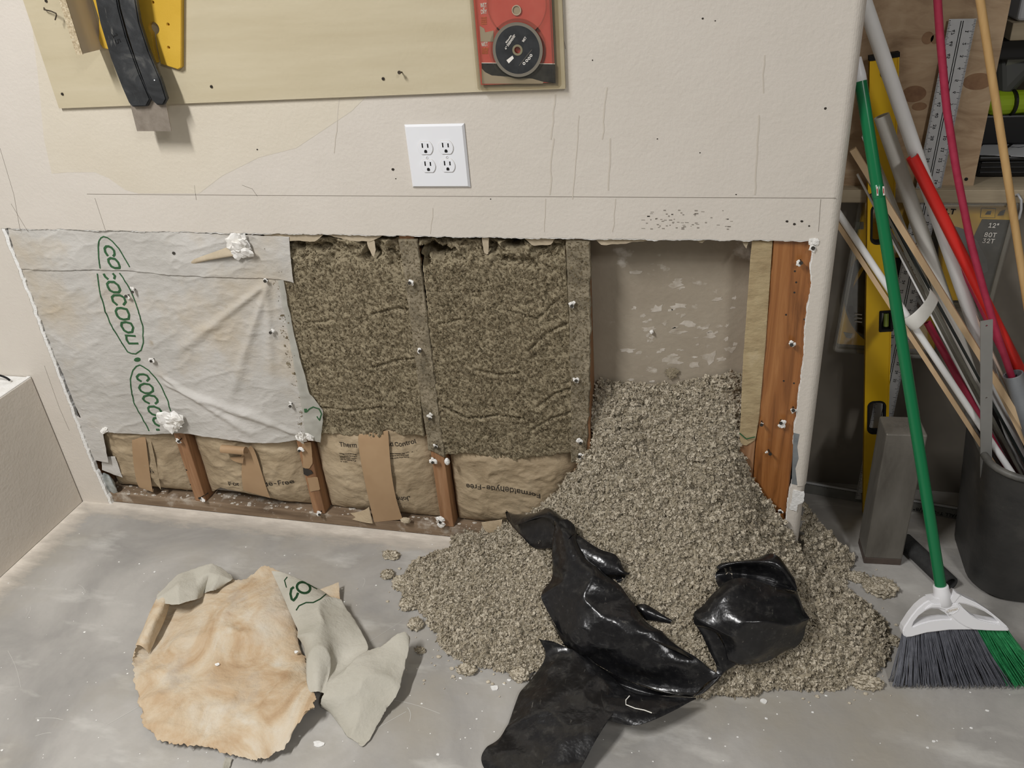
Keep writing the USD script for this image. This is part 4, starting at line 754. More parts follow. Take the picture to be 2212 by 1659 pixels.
for q in ((1124, 1462, .020, 'rounded cellulose clump just left of the black bag flap', (1, .9, .8)), (1900, 1274, .032, 'flat cellulose clump in front of the dark metal block', (1.15, .9, .5)), (1874, 1262, .014, 'small cellulose clump on the left of the flat clump by the metal block', (1, 1, .6)),
          (899, 1354, .018, 'cellulose clump on its own right of the fallen netting strip', (1, .9, .8)), (838, 1245, .017, 'cellulose clump nearest the upper right of the fallen netting', (1, .8, .7)), (845, 1203, .019, 'longish cellulose clump in front of the third batt', (1.2, .7, .6)), (1928, 1388, .016, 'cellulose clump beside the left end of the broom bristles', (1, .8, .6)),
          (1868, 1478, .026, 'flat cellulose clump in front of the right foot of the heap', (1.4, .7, .5)), (1790, 1478, .02, 'cellulose clump at the front right edge of the heap', (1.2, .9, .7)), (870, 1262, .022, 'cellulose clump at the far left tip of the heap', (1.1, .9, .7)), (883, 1310, .022, 'cellulose clump at the left foot of the heap, below the tip', (1, .9, .7)), (1010, 1450, .018, 'cellulose clump at the front left foot of the heap', (1.3, .8, .6)), (908, 1408, .010, 'tiny cellulose clump below the lone clump by the netting strip', (1.2, .8, .6)), (1852, 1252, .02, 'cellulose clump beside the end of the wall at the back of the heap', (1.2, .8, .6))):
    clump(q[0], q[1], q[2], q[3], int(q[0]), q[4])
crumb = []; r_ = np.random.RandomState(77)
for k in range(700):
    c = K[r_.randint(len(K))]; 
    px, py = 760 + r_.rand() * 420, 1180 + r_.rand() * 330
    if k % 3 == 0: px, py = 1700 + r_.rand() * 240, 1230 + r_.rand() * 290
    o = aZ(px, py, 0)
    if heap(o[0], o[1]) > .001 or o[1] > -.01 and o[0] < XE: continue
    dd = min(np.hypot(o[0] - a, o[1] - b) for a, b in ((-.75, -.2), (-.6, -.4), (.4, -.2), (.3, -.36), (-.7, -.1), (-.45, -.46)))
    if r_.rand() < np.exp(-dd / .07):
        m = lump(.0015 + .004 * r_.rand() ** 3, k, 1, .5, (1.2, 1, .7)); m.apply_translation([o[0], o[1], .0015]); crumb.append(m)
tag(obj('cellulose_crumbs', crumb, 'pile_cellulose', None), 'scattered fine cellulose crumbs on the concrete around the heap', 'insulation', None, 'stuff')
sp = []
for k in range(330):
    px, py = r_.rand() * 2212, 1150 + r_.rand() * 500; o = aZ(px, py, 0)
    if o[1] > -.012 or o[0] < XB + .02 or heap(o[0], o[1]) > 0: continue
    m = lump(.0012 + .0022 * r_.rand() ** 4, k, 0, .5, (1.3, 1, .25)); m.apply_translation([o[0], o[1], .0006]); sp.append(m)
tag(obj('plaster_specks', sp, 'gypsum', None), 'tiny white plaster specks strewn over the concrete floor', 'plaster', None, 'stuff')
for px, py, r, lab in ((688, 1608, .013, 'largest white plaster flake on the floor, in front of the fallen netting'), (1068, 1487, .011, 'white plaster flake on the floor left of the black bag flap'), (640, 1409, .006, 'white plaster flake at the right edge of the stained sheet'), (470, 1436, .006, 'white plaster flake in the middle of the stained sheet'), (905, 1400, .005, 'small white plaster flake right of the grey netting flap'),
                       (1650, 1516, .009, 'white plaster flake on the floor below the swollen end of the black bag'), (1100, 1470, .005, 'small white plaster flake beside the rounded clump by the bag')):
    o = on(px, py, .03 if px in (640, 470) else .001); o = o if px in (640, 470) else aZ(px, py, 0)
    poly = sg.Polygon([(o[0] + r * math.cos(t) * (.7 + .5 * r_.rand()), o[1] + .7 * r * math.sin(t) * (.7 + .5 * r_.rand())) for t in np.linspace(0, 6.28, 12)[:-1]])
    obj('plaster_flake', extz(poly, o[2] + .0003, o[2] + .0022), 'gypsum', None, lab, 'plaster flake')
obj('plaster_lump', lump(.5, 3, 3, .3, (.03, .018, .018)).apply_translation(aZ(876, 1124, .055)), 'grey_paper', None, 'pale plaster lump lying on the floor plate by the tan strip', 'plaster lump', smooth=True)
# ------------------------------------------------------------------ things hanging on the wall
mat('plywood_cream', [(.3, lin(190, 178, 148)), (.55, lin(200, 189, 161)), (.75, lin(207, 197, 172))], scale=3, rough=.65, stretch=(.5, 1, 4), bump=(120, .0004))
mat('particle', [(.3, lin(150, 132, 104)), (.5, lin(190, 174, 144)), (.7, lin(214, 202, 176))], scale=160, rough=.9, bump=(150, .003))
mat('melamine', [(.3, lin(202, 190, 172)), (.7, lin(212, 200, 182))], scale=8, rough=.6)
mat('yellow_plastic', [(.3, lin(206, 166, 56)), (.7, lin(216, 177, 68))], scale=10, rough=.4, bump=(300, .0003))
mat('black_rubber', [(.40, lin(38, 40, 42)), (.55, lin(52, 54, 56)), (.72, lin(92, 92, 90))], scale=16, detail=8, rough=.5, bump=(90, .0008), dist=1.0, over=[(24, .64, .72, lin(150, 148, 142), (1.5, 1, .35))])
mat('blade_steel', [(.3, lin(140, 130, 118)), (.7, lin(160, 150, 138))], scale=60, rough=.5, metallic=.35)
mat('white_plastic', lin(236, 238, 242), rough=.35)
mat('slot_black', lin(14, 14, 15), rough=.8)
mat('nail_metal', lin(88, 80, 70), rough=.5, metallic=.7)
pb = thing('backing_board', 'thin cream plywood board screwed to the wall above the opening', 'board')
obj('panel', extr(sg.Polygon([(-1.572, 1.2365), (-.5, 1.2455), (-.337, 1.2462), (-.337, 2.2), (-1.572, 2.2)]), -.0085, -.0006), 'plywood_cream', pb)
for px, py in ((135, 203), (457, 187), (828, 170), (100, 2)):
    o = aY(px, py, -.0085)
    obj('screw_head', [rod(o, o - [0, .0016, 0], .0034, 12)], 'nail_metal', pb)
    obj('screw_recess', box(o[0] - .0014, o[0] + .0014, o[1] - .0019, o[1] - .0015, o[2] - .0014, o[2] + .0014), 'slot_black', pb)
o = aY(868, 156, -.0085); obj('nail', [rod(o, o + [0, -.014, .002], .0016, 8), rod(o + [0, -.014, .002], o + [0, -.0155, .002], .0038, 10)], 'nail_metal', pb)
o = aY(95, 17, -.0086); obj('bent_nail', [sweep([o, o + [.006, -.008, -.003], aY(110, 24, -.022), aY(121, 29, -.026), aY(122, 33, -.026), aY(119, 43, -.026)], circ(.0015, 7))], 'nail_metal', pb)
bk = thing('shelf_bracket', 'pale particleboard bracket standing out from the wall at the top left', 'board')
f0 = aY(172, 117, -.085)
obj('side_face', bbox(f0[0] - .008, f0[0] + .008, -.084, -.0088, f0[2], f0[2] + .5, .001), 'melamine', bk)
obj('chipped_edge', box(f0[0] - .0085, f0[0] + .0085, -.0862, -.0842, f0[2] - .001, f0[2] + .5), 'particle', bk)
yp = thing('yellow_template', 'yellow plastic plate with a keyhole slot, behind the black twin-arm tool', 'template')
po = sg.Polygon(xz([(158, -130), (213, 40), (213, 92), (222, 104), (240, 108), (344, 137), (384, 150), (391, 146), (392, -130)], -.02)).buffer(-.003).buffer(.003)
key = sg.Point(*xz([(332, 61)], -.02)[0]).buffer(.0125).union(stroke(xz([(331, 68), (335, 100), (346, 152)], -.02), .009))
po = po.difference(key)
for px, py in ((330, 5), (363, 53), (364, 103)): po = po.difference(sg.Point(*xz([(px, py)], -.02)[0]).buffer(.0028))
obj('plate', join([extr(po, -.0185, -.009), extr(po.buffer(-.0012), -.0195, -.0184)]), 'yellow_plastic', yp)
tw = thing('twin_arm_tool', 'black tool with two tapering arms and a square steel blade hanging at the upper left', 'tool')
def arm(poly, y0, y1, nm):
    p = sg.Polygon(xz(poly, y0)); a = extr(p, y0 + .003, y1); b = extr(p.buffer(-.0025), y0, y0 + .0031)
    return obj(nm, join([a, b]), 'black_rubber', tw)
arm([(182, -110), (205, 0), (215, 50), (238, 126), (262, 188), (277, 222), (285, 231), (316, 230), (324, 214), (300, 158), (272, 80), (256, 20), (233, -110), (205, -124)], -.060, -.049, 'arm')
arm([(237, -110), (259, 18), (276, 80), (292, 130), (318, 200), (327, 217), (338, 227), (352, 227), (359, 214), (345, 170), (320, 110), (300, 48), (274, -110), (252, -124)], -.060, -.049, 'arm')
bl = sg.Polygon(xz([(276, 200), (297, 283), (371, 283), (356, 205)], -.047))
obj('blade', extr(bl, -.0488, -.0470), 'blade_steel', tw)
obj('blade_rivet', join([extr(sg.Point(*xz([(334, 173)], -.060)[0]).buffer(.0015), -.061, -.0598)]), 'white_plastic', tw)
obj('cast_number', [text_xz('15', .014, xz([(240, 72)], -.0602)[0], -1.35).apply_translation([0, -.0602, 0])], 'slot_black', tw)

mat('pack_red', [(.35, lin(204, 92, 82)), (.65, lin(214, 108, 96))], scale=12, rough=.35)
mat('pack_beige', lin(176, 160, 138), rough=.4)
mat('pack_black', [(.4, lin(38, 38, 40)), (.7, lin(70, 68, 64))], scale=40, rough=.3)
mat('print_white', lin(232, 228, 220), rough=.5)
mat('print_orange', lin(216, 128, 78), rough=.5)
mat('disc_black', [(.4, lin(46, 48, 50)), (.7, lin(58, 60, 62))], scale=60, rough=.35)
mat('diamond_rim', lin(140, 134, 122), rough=.4, metallic=.4)
mat('brass', lin(176, 168, 140), rough=.3, metallic=.6)
mat_clear('clear_plastic', (.97, .97, .95), .06)
mat_clear('dusty_clear', (.86, .84, .80), .2)
bp = thing('blade_pack', 'clear plastic pack with a round black tile-cutting blade on a red card', 'saw blade pack')
c_ = lambda *p: xz(p, -.016)
cx0, cx1, cz0 = xz([(1038, 178)], -.016)[0][0], xz([(1199, 178)], -.016)[0][0], xz([(1120, 181)], -.016)[0][1]
obj('card', box(cx0, cx1, -.0150, -.0138, cz0, 1.60), 'pack_red', bp)
zk = xz([(1120, 137)], -.016)[0][1]
obj('card_print', extr(sg.Polygon(c_((1040, 136), (1199, 139), (1200, 180), (1174, 177), (1150, 170), (1100, 166), (1062, 163), (1048, 156), (1041, 148))), -.0156, -.0150), 'pack_black', bp)
obj('card_print', extr(sg.Polygon(c_((1040, 148), (1048, 156), (1062, 163), (1100, 166), (1150, 170), (1174, 177), (1172, 181), (1041, 181))), -.0156, -.0150), 'pack_beige', bp)
obj('card_print', extr(sg.Polygon(c_((1036, 56), (1046, 62), (1048, 70), (1066, 66), (1066, 90), (1038, 90))), -.0156, -.0150), 'pack_beige', bp)
obj('white_rule', extr(stroke(c_((1040, 136), (1199, 138)), .0012), -.016, -.0155), 'print_white', bp)
def wt(s, h, px, py, m, w=None, y=-.0152, rot=0, par=bp, bold=True):
    o = xz([(px, py)], y)[0]; obj('printed_text', text_xz(s, h, o, rot, bold, w).apply_translation([0, y, 0]), m, par)
wt('WET', .0075, 1038, 16, 'print_white', .013); wt('or', .003, 1043, 20, 'print_white'); wt('DRY', .0075, 1039, 30, 'print_white', .012)
wt('WET', .0075, 1040, 100, 'print_white', .0135)
for k in range(4): wt(('For use on tile', 'stone, ceramic', 'porcelain and', 'marble')[k], .0028, 1039, 40 + k * 4.4, 'print_orange', .012)
for k in range(3): wt(('Cutting', 'TILE SAW', 'THIN BLADE')[k], .0034, 1041, 106.5 + k * 5, 'print_orange', .013)
dc = xz([(1118, 108)], -.022)[0]
obj('blade_disc', [extr(sg.Point(*dc).buffer(.0455, 32).difference(sg.Point(*dc).buffer(.0075)), -.0225, -.0208)], 'disc_black', bp)
obj('blade_rim', extr(sg.Point(*dc).buffer(.0515, 32).difference(sg.Point(*dc).buffer(.0455, 32)), -.0224, -.0206), 'diamond_rim', bp)
obj('blade_bushing', extr(sg.Point(*dc).buffer(.0105, 20).difference(sg.Point(*dc).buffer(.0065)), -.0232, -.0205), 'brass', bp)
wt('4" Diamond', .0042, 1093, 108, 'print_white', .032, -.0228, .86); wt('Continuous Rim', .0026, 1096, 99, 'print_white', .026, -.0228, .86); wt('WET', .0045, 1131, 92, 'print_white', .011, -.0228, .86)
wt('Blade', .003, 1094, 94, 'print_white', .018, -.0228, .86)
obj('printed_block', extr(sg.Polygon(xz([(1094, 130), (1107, 120), (1110, 126), (1099, 137)], -.0228)), -.0231, -.0226), 'print_white', bp)
obj('printed_rule', extr(stroke(xz([(1121, 142), (1149, 107)], -.0228), .0007), -.0231, -.0226), 'diamond_rim', bp)
for px, py in ((1132, 137), (1138, 131), (1143, 126), (1147, 120)):
    o = xz([(px, py)], -.0228)[0]; obj('printed_symbol', extr(sg.Point(*o).buffer(.0028).difference(sg.Point(*o).buffer(.0014)), -.0231, -.0226), 'print_white', bp)
ring = lambda c, r, y0, y1, w: extr(sg.Point(*c).buffer(r, 40).difference(sg.Point(*c).buffer(r - w, 40)), y0, y1)
c2 = xz([(1116, 10)], -.018)[0]
obj('blister_ring', ring(dc, .058, -.027, -.0157, .0045), 'clear_plastic', bp)
obj('blister_ring', ring(c2, .060, -.0215, -.0157, .0016), 'clear_plastic', bp)
hh = xz([(1116, 22)], -.016)[0]; obj('hang_hole', [extr(sg.Point(*hh).buffer(.008), -.0158, -.0149), ring(hh, .0095, -.0180, -.0150, .0018)], 'pack_beige', bp)
ox0, ox1, oz = xz([(1034, 188)], -.014)[0][0], xz([(1213, 188)], -.014)[0][0], xz([(1120, 191)], -.014)[0][1]
obj('blister_shell', extr(sg.box(ox0, oz, ox1, 1.62).buffer(-.006).buffer(.006).difference(sg.box(ox0 + .008, oz + .009, ox1 - .014, 1.60)), -.0225, -.0128), 'dusty_clear', bp)
obj('blister_shell', extr(sg.box(ox0 + .004, oz + .004, ox1 - .006, 1.62).difference(sg.box(ox0 + .009, oz + .010, ox1 - .015, 1.60)), -.0255, -.0226), 'clear_plastic', bp)
obj('blister_front', box(ox0 + .008, ox1 - .014, -.0162, -.0159, oz + .009, 1.60), 'clear_plastic', bp)

ot = thing('wall_outlet', 'white four-socket electrical outlet on the painted wall', 'outlet')
x0, x1, z0, z1 = -.6987, -.5617, 1.0407, 1.1802
base = sg.box(x0, z0, x1, z1); top = base.buffer(-.0042, join_style=2)
bv = np.array([*[(a, b, -.0006) for a, b in list(base.exterior.coords)[:-1]], *[(a, b, -.0025) for a, b in list(base.exterior.coords)[:-1]], *[(a, b, -.0068) for a, b in list(top.exterior.coords)[:-1]]])[:, [0, 2, 1]]
cy = join([m3.Manifold.hull_points(bv)])
obj('cover_plate', cy, 'white_plastic', ot)
for px, py in ((919, 320), (963, 319), (925, 359), (967, 358)):
    o = xz([(px, py)], -.008)[0]
    sh_ = sg.Point(*o).buffer(.0172, 24).intersection(sg.box(o[0] - .02, o[1] - .0142, o[0] + .02, o[1] + .0142))
    r = obj('receptacle', [extr(sh_, -.0082, -.0066), extr(sh_.buffer(-.0008), -.0089, -.0081)], 'white_plastic', ot)
    obj('seam', extr(sh_.buffer(.0006).difference(sh_), -.0071, -.0066), 'paint_run', r)
    for dx, h in ((-.0062, .0098), (.0062, .0084)):
        obj('slot', box(o[0] + dx - .0014, o[0] + dx + .0014, -.0092, -.0080, o[1] + .001, o[1] + .001 + h), 'slot_black', r)
    g_ = sg.Point(o[0], o[1] - .0068).buffer(.0034).union(sg.box(o[0] - .0034, o[1] - .0104, o[0] + .0034, o[1] - .0068)).intersection(sg.Point(o[0], o[1] - .0066).buffer(.0042))
    obj('ground_hole', extr(g_, -.0092, -.008), 'slot_black', r)
for px, py in ((922, 340), (965, 339)):
    o = xz([(px, py)], -.007)[0]; s_2 = obj('plate_screw', extr(sg.Point(*o).buffer(.0032), -.0079, -.0066), 'white_plastic', ot)
    obj('screw_slot', extr(stroke([(o[0] - .0016, o[1] - .0022), (o[0] + .0016, o[1] + .0022)], .0008), -.0082, -.0077), 'blade_steel', s_2)

# on the ledge at the left
obj('wood_offcut', bbox(-2.22, -2.03, -.34, -.27, zt + .0035, zt + .03, .002), 'plywood_cream', None, 'small pale wood offcut on top of the low side wall', 'wood offcut')
a_ = np.linspace(.15, math.pi - .15, 14); lc = np.array([-2.09, -.02, zt + .004])
obj('cable_loop', sweep([lc + np.array([.06 * math.cos(t), -.02, .022 * math.sin(t)]) for t in a_], circ(.003, 8)), 'slot_black', None, 'black cable arching at the back of the low side wall', 'cable')

# ------------------------------------------------------------------ alcove: shelf, board, packs, level, square
mat('shelf_wood', [(.3, lin(150, 136, 112)), (.7, lin(186, 172, 146))], scale=6, rough=.7, stretch=(.4, 2, 5), bump=(60, .0006))
mat('knotty_plywood', [(.25, lin(140, 112, 84)), (.5, lin(176, 150, 120)), (.72, lin(194, 170, 140))], scale=5, rough=.6, stretch=(1.2, 1, 3.2), dist=1.6, bump=(60, .0004))
mat('knot', [(.3, lin(122, 88, 62)), (.7, lin(150, 116, 84))], scale=40, rough=.6)
mat('ruler_metal', [(.3, lin(190, 192, 194)), (.7, lin(206, 208, 210))], scale=20, rough=.45, metallic=.25)
mat('square_dark', [(.3, lin(116, 116, 112)), (.7, lin(134, 134, 128))], scale=20, rough=.5, metallic=.3)
sh_ = thing('wall_shelf', 'long pale wooden shelf across the alcove', 'shelf')
obj('shelf_board', bbox(XE + .001, 2.6, .365, .949, .905, .925, .002), 'shelf_wood', sh_)
obj('front_edge', bbox(XE + .001, 2.6, .352, .3649, .893, .925, .002), 'shelf_wood', sh_)
kp = thing('plywood_offcut', 'knotty brown plywood board standing on the alcove shelf', 'board')
obj('panel', box(XE + .006, .5565, .386, .398, .9252, 1.75), 'knotty_plywood', kp)
for px, py, rx, rz in ((2004, 82, .012, .013), (2020, 84, .009, .010), (1974, 203, .026, .018), (1986, 230, .016, .009), (2112, 176, .03, .018)):
    o = xz([(px, py)], .386)[0]
    for s, nm in ((1, 'knot'),):
        e = extr(sg.Point(0, 0).buffer(1, 20), 0, .0006); v = np.array(e.vertices) * [rx, 1, rz] + [o[0], .3855, o[1]]
        obj('knot', trimesh.Trimesh(v, e.faces, process=False), 'knot', kp)
o = xz([(2087, 387)], .386)[0]; obj('drill_hole', extr(sg.Point(*o).buffer(.004), .3853, .3862), 'slot_black', kp)
# drywall T-square: long blade upright, head on the floor
ts = thing('drywall_square', 'long aluminium drywall square standing upside down against the plywood', 'measuring square')
hA, hB = np.array([.249, .374, 0]), np.array([.80, .284, 0]); hd = (hB - hA) / np.linalg.norm(hB - hA); hn = np.array([hd[1], -hd[0], 0])
def on_head(s, z, off=0): return hA + hd * s + hn * off + np.array([0, 0, z])
LH = np.linalg.norm(hB - hA)
hb = sweep([on_head(0, .021), on_head(LH, .021)], rect(.006, .040)); obj('head_bar', hb, 'square_dark', ts)
obj('head_lip', sweep([on_head(0, .0395, .0045), on_head(LH, .0395, .0045)], rect(.004, .004)), 'ruler_metal', ts)
bT, bB = aY(2080, 41, .376), None
Tl, Tr = aY(2050, 42, .376), aY(2110, 40, .376)
bw = np.linalg.norm(Tr - Tl); Br = aY(1936, 868, .352); dwn = (Br - Tr) / np.linalg.norm(Br - Tr)
side = (Tl - Tr) / bw; side = side - dwn * (side @ dwn); side /= np.linalg.norm(side); nrm_ = np.cross(dwn, side); nrm_ = nrm_ if nrm_[1] < 0 else -nrm_
Lb = (Tr[2] - .01) / -dwn[2]
def on_blade(a, s, off=0): return Tr + dwn * s + side * a + nrm_ * off      # a across from the right edge, s down from the top
def slab(a0, a1, s0, s1, o0, o1):
    v = np.array([on_blade(a, s, o) for o in (o0, o1) for a, s in ((a0, s0), (a1, s0), (a1, s1), (a0, s1))])
    return join([m3.Manifold.hull_points(v)])
obj('long_blade', slab(0, bw, 0, Lb, -.0012, .0004), 'ruler_metal', ts)
for a in (.45, .53): obj('blade_line', slab(bw * a, bw * a + .0016, .004, Lb - .02, .0004, .0007), 'slot_black', ts)
tk = []
for k in range(1, int(Lb / .0254 * 8)):
    s = k * .0254 / 8; l = .010 if k % 8 == 0 else .007 if k % 4 == 0 else .0045
    tk += [slab(.0003, l, s - .0004, s + .0004, .0004, .0007), slab(bw - l * .9, bw - .0003, s - .0004, s + .0004, .0004, .0007)]
obj('graduation_marks', tk, 'slot_black', ts, kind='stuff')
def blade_text(s, h, a, sdn, flip=1):
    m = meshkit.text_mesh(s, h, .0003, True); v = np.array(m.vertices); v[:, 0] -= v[:, 0].mean()
    P = np.array([on_blade(a + q[1] * flip, sdn + q[0] * flip, .0005 + q[2]) for q in v])
    return trimesh.Trimesh(P, m.faces[:, ::-1] if False else m.faces, process=False)
for k in range(1, 36): obj('inch_number', blade_text(str(k), .0062, .0115, k * .0254), 'slot_black', ts); obj('inch_number', blade_text(str(48 - k), .0062, bw - .0165, k * .0254), 'slot_black', ts)
ht = meshkit.text_mesh('DRYWALL T-SQ   1/8"', .010, .0004, True); v = np.array(ht.vertices); v[:, :2] -= v[:, :2].mean(0)
hs = .385; P_h = np.array([on_head(hs - q[0], .011 - q[1], .0032 + q[2]) for q in v]); obj('printed_text', trimesh.Trimesh(P_h, ht.faces, process=False), 'slot_black', ts)
tk = []
for k in range(4, int(LH / .0254 * 8)):
    l = .008 if k % 8 == 0 else .005; tk.append(sweep([on_head(k * .0254 / 8, .037, .0034), on_head(k * .0254 / 8, .037 - l, .0034)], rect(.0008, .0005)))
obj('graduation_marks', tk, 'slot_black', ts, kind='stuff')
# saw blade packs leaning under the shelf
mat('pack_yellow', [(.3, lin(214, 168, 40)), (.7, lin(224, 180, 56))], scale=8, rough=.4)
mat('saw_steel', lin(84, 86, 90), rough=.45, metallic=.3)
def pack(label, outline, card, yb, prints):
    t = thing('saw_blade_pack', label, 'saw blade pack')
    o = sg.Polygon(xz(outline, yb)).buffer(-.012).buffer(.012)
    obj('card', extr(sg.Polygon(xz(card, yb)).buffer(-.005).buffer(.005), yb + .004, yb + .0052), 'pack_yellow', t)
    obj('blister_shell', extr(o.difference(o.buffer(-.011)), yb - .006, yb + .008), 'dusty_clear', t)
    obj('blister_shell', extr(o.buffer(-.004).difference(o.buffer(-.014)), yb - .012, yb - .0061), 'clear_plastic', t)
    for pts, m, nm, dy in prints: obj(nm, extr(sg.Polygon(xz(pts, yb)).buffer(0), yb + .004 - dy - .0008, yb + .004 - dy), m, t)
    obj('blister_front', extr(o.buffer(-.011), yb - .0008, yb - .0004), 'clear_plastic', t)
    return t
def arc(cx, cy, rx, ry, a0, a1, n=24): return [(cx + rx * math.cos(t), cy + ry * math.sin(t)) for t in np.linspace(a0, a1, n)]
pk = pack('yellow saw-blade pack in clear plastic standing behind the yellow level', [(1860, 412), (2040, 408), (2028, 776), (1798, 758)], [(1868, 424), (2030, 420), (2020, 758), (1808, 744)], .404,
     [([(1880, 560), (1990, 556)] + arc(1915, 640, 88, 84, .1, math.pi - .1)[::1] + [], 'pack_black', 'printed_shadow', .0),
      (arc(1915, 640, 92, 110, math.pi * .5, math.pi * 1.5) + arc(1915, 640, 74, 92, math.pi * 1.5, math.pi * .5), 'saw_steel', 'blade_edge', .0012),
      ([(1826, 660), (1870, 664), (1866, 724), (1850, 716)], 'pack_black', 'printed_panel', .0012), ([(1846, 480), (1866, 480), (1866, 496), (1846, 496)], 'square_dark', 'printed_panel', .001),
      ([(1822, 718), (1842, 722), (1838, 732), (1828, 730)], 'square_dark', 'printed_symbol', .001)])
for k in range(3): obj('printed_line', extr(stroke(xz([(1846, 678 + k * 8), (1862, 680 + k * 8)], .4025), .003), .4018, .4026), 'print_white', pk)
pk = pack('yellow and black 12 inch saw-blade pack hanging at the right under the shelf', [(1990, 432), (2204, 430), (2186, 500), (2142, 664), (2000, 664)], [(2000, 440), (2192, 438), (2176, 498), (2134, 650), (2004, 650)], .404,
     [([(2122, 474), (2182, 476), (2176, 500), (2134, 650), (2092, 650), (2104, 512)], 'pack_black', 'black_panel', .001),
      ([(2044, 484), (2080, 494), (2110, 520), (2132, 562), (2134, 586), (2126, 590), (2112, 586), (2070, 560)], 'saw_steel', 'blade_edge', .003),
      ([(2120, 450), (2152, 451), (2150, 472), (2118, 471)], 'pack_black', 'printed_panel', .0002), ([(2121, 451), (2151, 452), (2149, 471), (2119, 470)], 'pack_yellow', 'printed_panel', .0011), ([(2128, 464), (2133, 457), (2142, 456), (2140, 464)], 'pack_black', 'printed_symbol', .002), ([(2155, 466), (2162, 457), (2172, 454), (2168, 465)], 'pack_black', 'printed_symbol', .002), ([(2082, 433), (2104, 434), (2100, 439), (2088, 438)], 'slot_black', 'hang_slot', .001)])
for s, h, px, py, w in (('LT', .013, 2040, 462, .022), ('12"', .011, 2133, 491, .022), ('80T', .011, 2124, 511, .027), ('32T', .011, 2120, 524, .027)):
    wt(s, h, px, py, 'slot_black' if s == 'LT' else 'print_white', w, .4021 if s != 'LT' else .4032, -.05, pk)
# yellow spirit level
mat('level_yellow', [(.3, lin(232, 186, 12)), (.7, lin(240, 198, 24))], scale=6, rough=.45)
mat('vial_green', lin(150, 170, 80), rough=.15)
lv = thing('spirit_level', 'long yellow spirit level standing upright in the alcove', 'spirit level')
Tc, Bc = aY(1909, 122, .345), aY(1889, 1046, .30); Bc = Bc + (Bc - Tc) * ((Bc[2] - .004) / (Tc[2] - Bc[2])); 
ax = (Tc - Bc) / np.linalg.norm(Tc - Bc); LL = np.linalg.norm(Tc - Bc); ex = np.array([1, 0, 0.]); ex -= ax * (ex @ ax); ex /= np.linalg.norm(ex); ey = np.cross(ax, ex); ey = ey if ey[1] > 0 else -ey
def lvp(poly, d0, d1):       # polygon in (across, along) of the level extruded through its depth
    m = extr(poly, d0, d1); v = np.array(m.vertices)
    return trimesh.Trimesh(Bc + v[:, :1] * ex + v[:, 1:2] * ey + v[:, 2:3] * ax, m.faces, process=False)
def lv_at(px, py):           # level coordinates of a pixel on its front
    d = ray(px, py); n = ey; t = ((Bc - CAM) @ n) / (d @ n); Q = CAM + d * t - Bc; return np.array([Q @ ex, Q @ ax])
W2 = .030
bod = sg.box(-W2, 0, W2, LL)
hnd = [sg.box(-.006, a - .034, .006, a + .034).buffer(.017) for a in (lv_at(1886, 898)[1], lv_at(1888, 482)[1])]
via = sg.box(.004, lv_at(1912, 690)[1] - .026, W2 + .001, lv_at(1912, 690)[1] + .026).buffer(.003)
hole_ = sg.Point(.002, lv_at(1918, 156)[1]).buffer(.010)
cut = bod
for h_ in (*hnd, via, hole_): cut = cut.difference(h_)
obj('body', join([lvp(cut, -.011, .011), lvp(sg.box(-W2, 0, -W2 + .004, LL), -.0125, .0125), lvp(sg.box(W2 - .003, 0, W2, lv_at(1912, 690)[1] - .03), -.0125, .0125), lvp(sg.box(W2 - .003, lv_at(1912, 690)[1] + .03, W2, LL), -.0125, .0125)]), 'level_yellow', lv)
for h_ in hnd: obj('grip_rim', lvp(h_.difference(h_.buffer(-.005)), -.0128, .0128), 'slot_black', lv)
obj('vial_frame', lvp(via.difference(via.buffer(-.006)), -.0126, .0126), 'slot_black', lv)
va = lv_at(1914, 690)[1]; vc = Bc + ex * .019 + ax * va; obj('vial', [rod(vc - ax * .018, vc + ax * .018, .0065, 14)], 'vial_green', lv)
obj('hole_rim', lvp(hole_.difference(hole_.buffer(-.003)), -.0122, .0122), 'slot_black', lv)
obj('end_cap', lvp(sg.box(-W2 - .001, LL - .004, W2 + .001, LL + .006), -.0135, .0135), 'slot_black', lv)
# metal block and pipe lagging
mat('block_metal', [(.3, lin(92, 88, 81)), (.5, lin(116, 112, 104)), (.7, lin(130, 126, 118))], scale=7, rough=.42, metallic=.35, stretch=(2, 2, .6), bump=(200, .0004), over=[(16, .66, .72, lin(92, 84, 74), (1, 1, .5))])
mat('rust_band', [(.3, lin(66, 56, 50)), (.7, lin(84, 72, 64))], scale=20, rough=.6)
blk = thing('metal_block', 'tall grey metal box section standing on the alcove floor', 'metal block')
mB = bbox(0, .093, 0, .083, .02, .41, .0035); mR = bbox(.0004, .0926, .0004, .0826, 0, .0205, .002)
Tm = trimesh.transformations.rotation_matrix(.07, [0, 0, 1]); Tm[:3, 3] = [.397, .078, 0]
obj('body', mB.apply_transform(Tm), 'block_metal', blk); obj('rusty_foot', mR.apply_transform(Tm), 'rust_band', blk, 'dark rusty foot')
mat('foam_black', [(.3, lin(34, 34, 34)), (.7, lin(52, 52, 51))], scale=50, rough=.85, bump=(200, .001))
pa, pb_ = aZ(2052, 1262, .023), aZ(1972, 1186, .023)
obj('pipe_lagging', hollow(pa, pa + (pb_ - pa) * 1.25, .0225, .0165, 22), 'foam_black', None, 'short black foam tube lying on the floor behind the broom', 'foam tube', smooth=True)
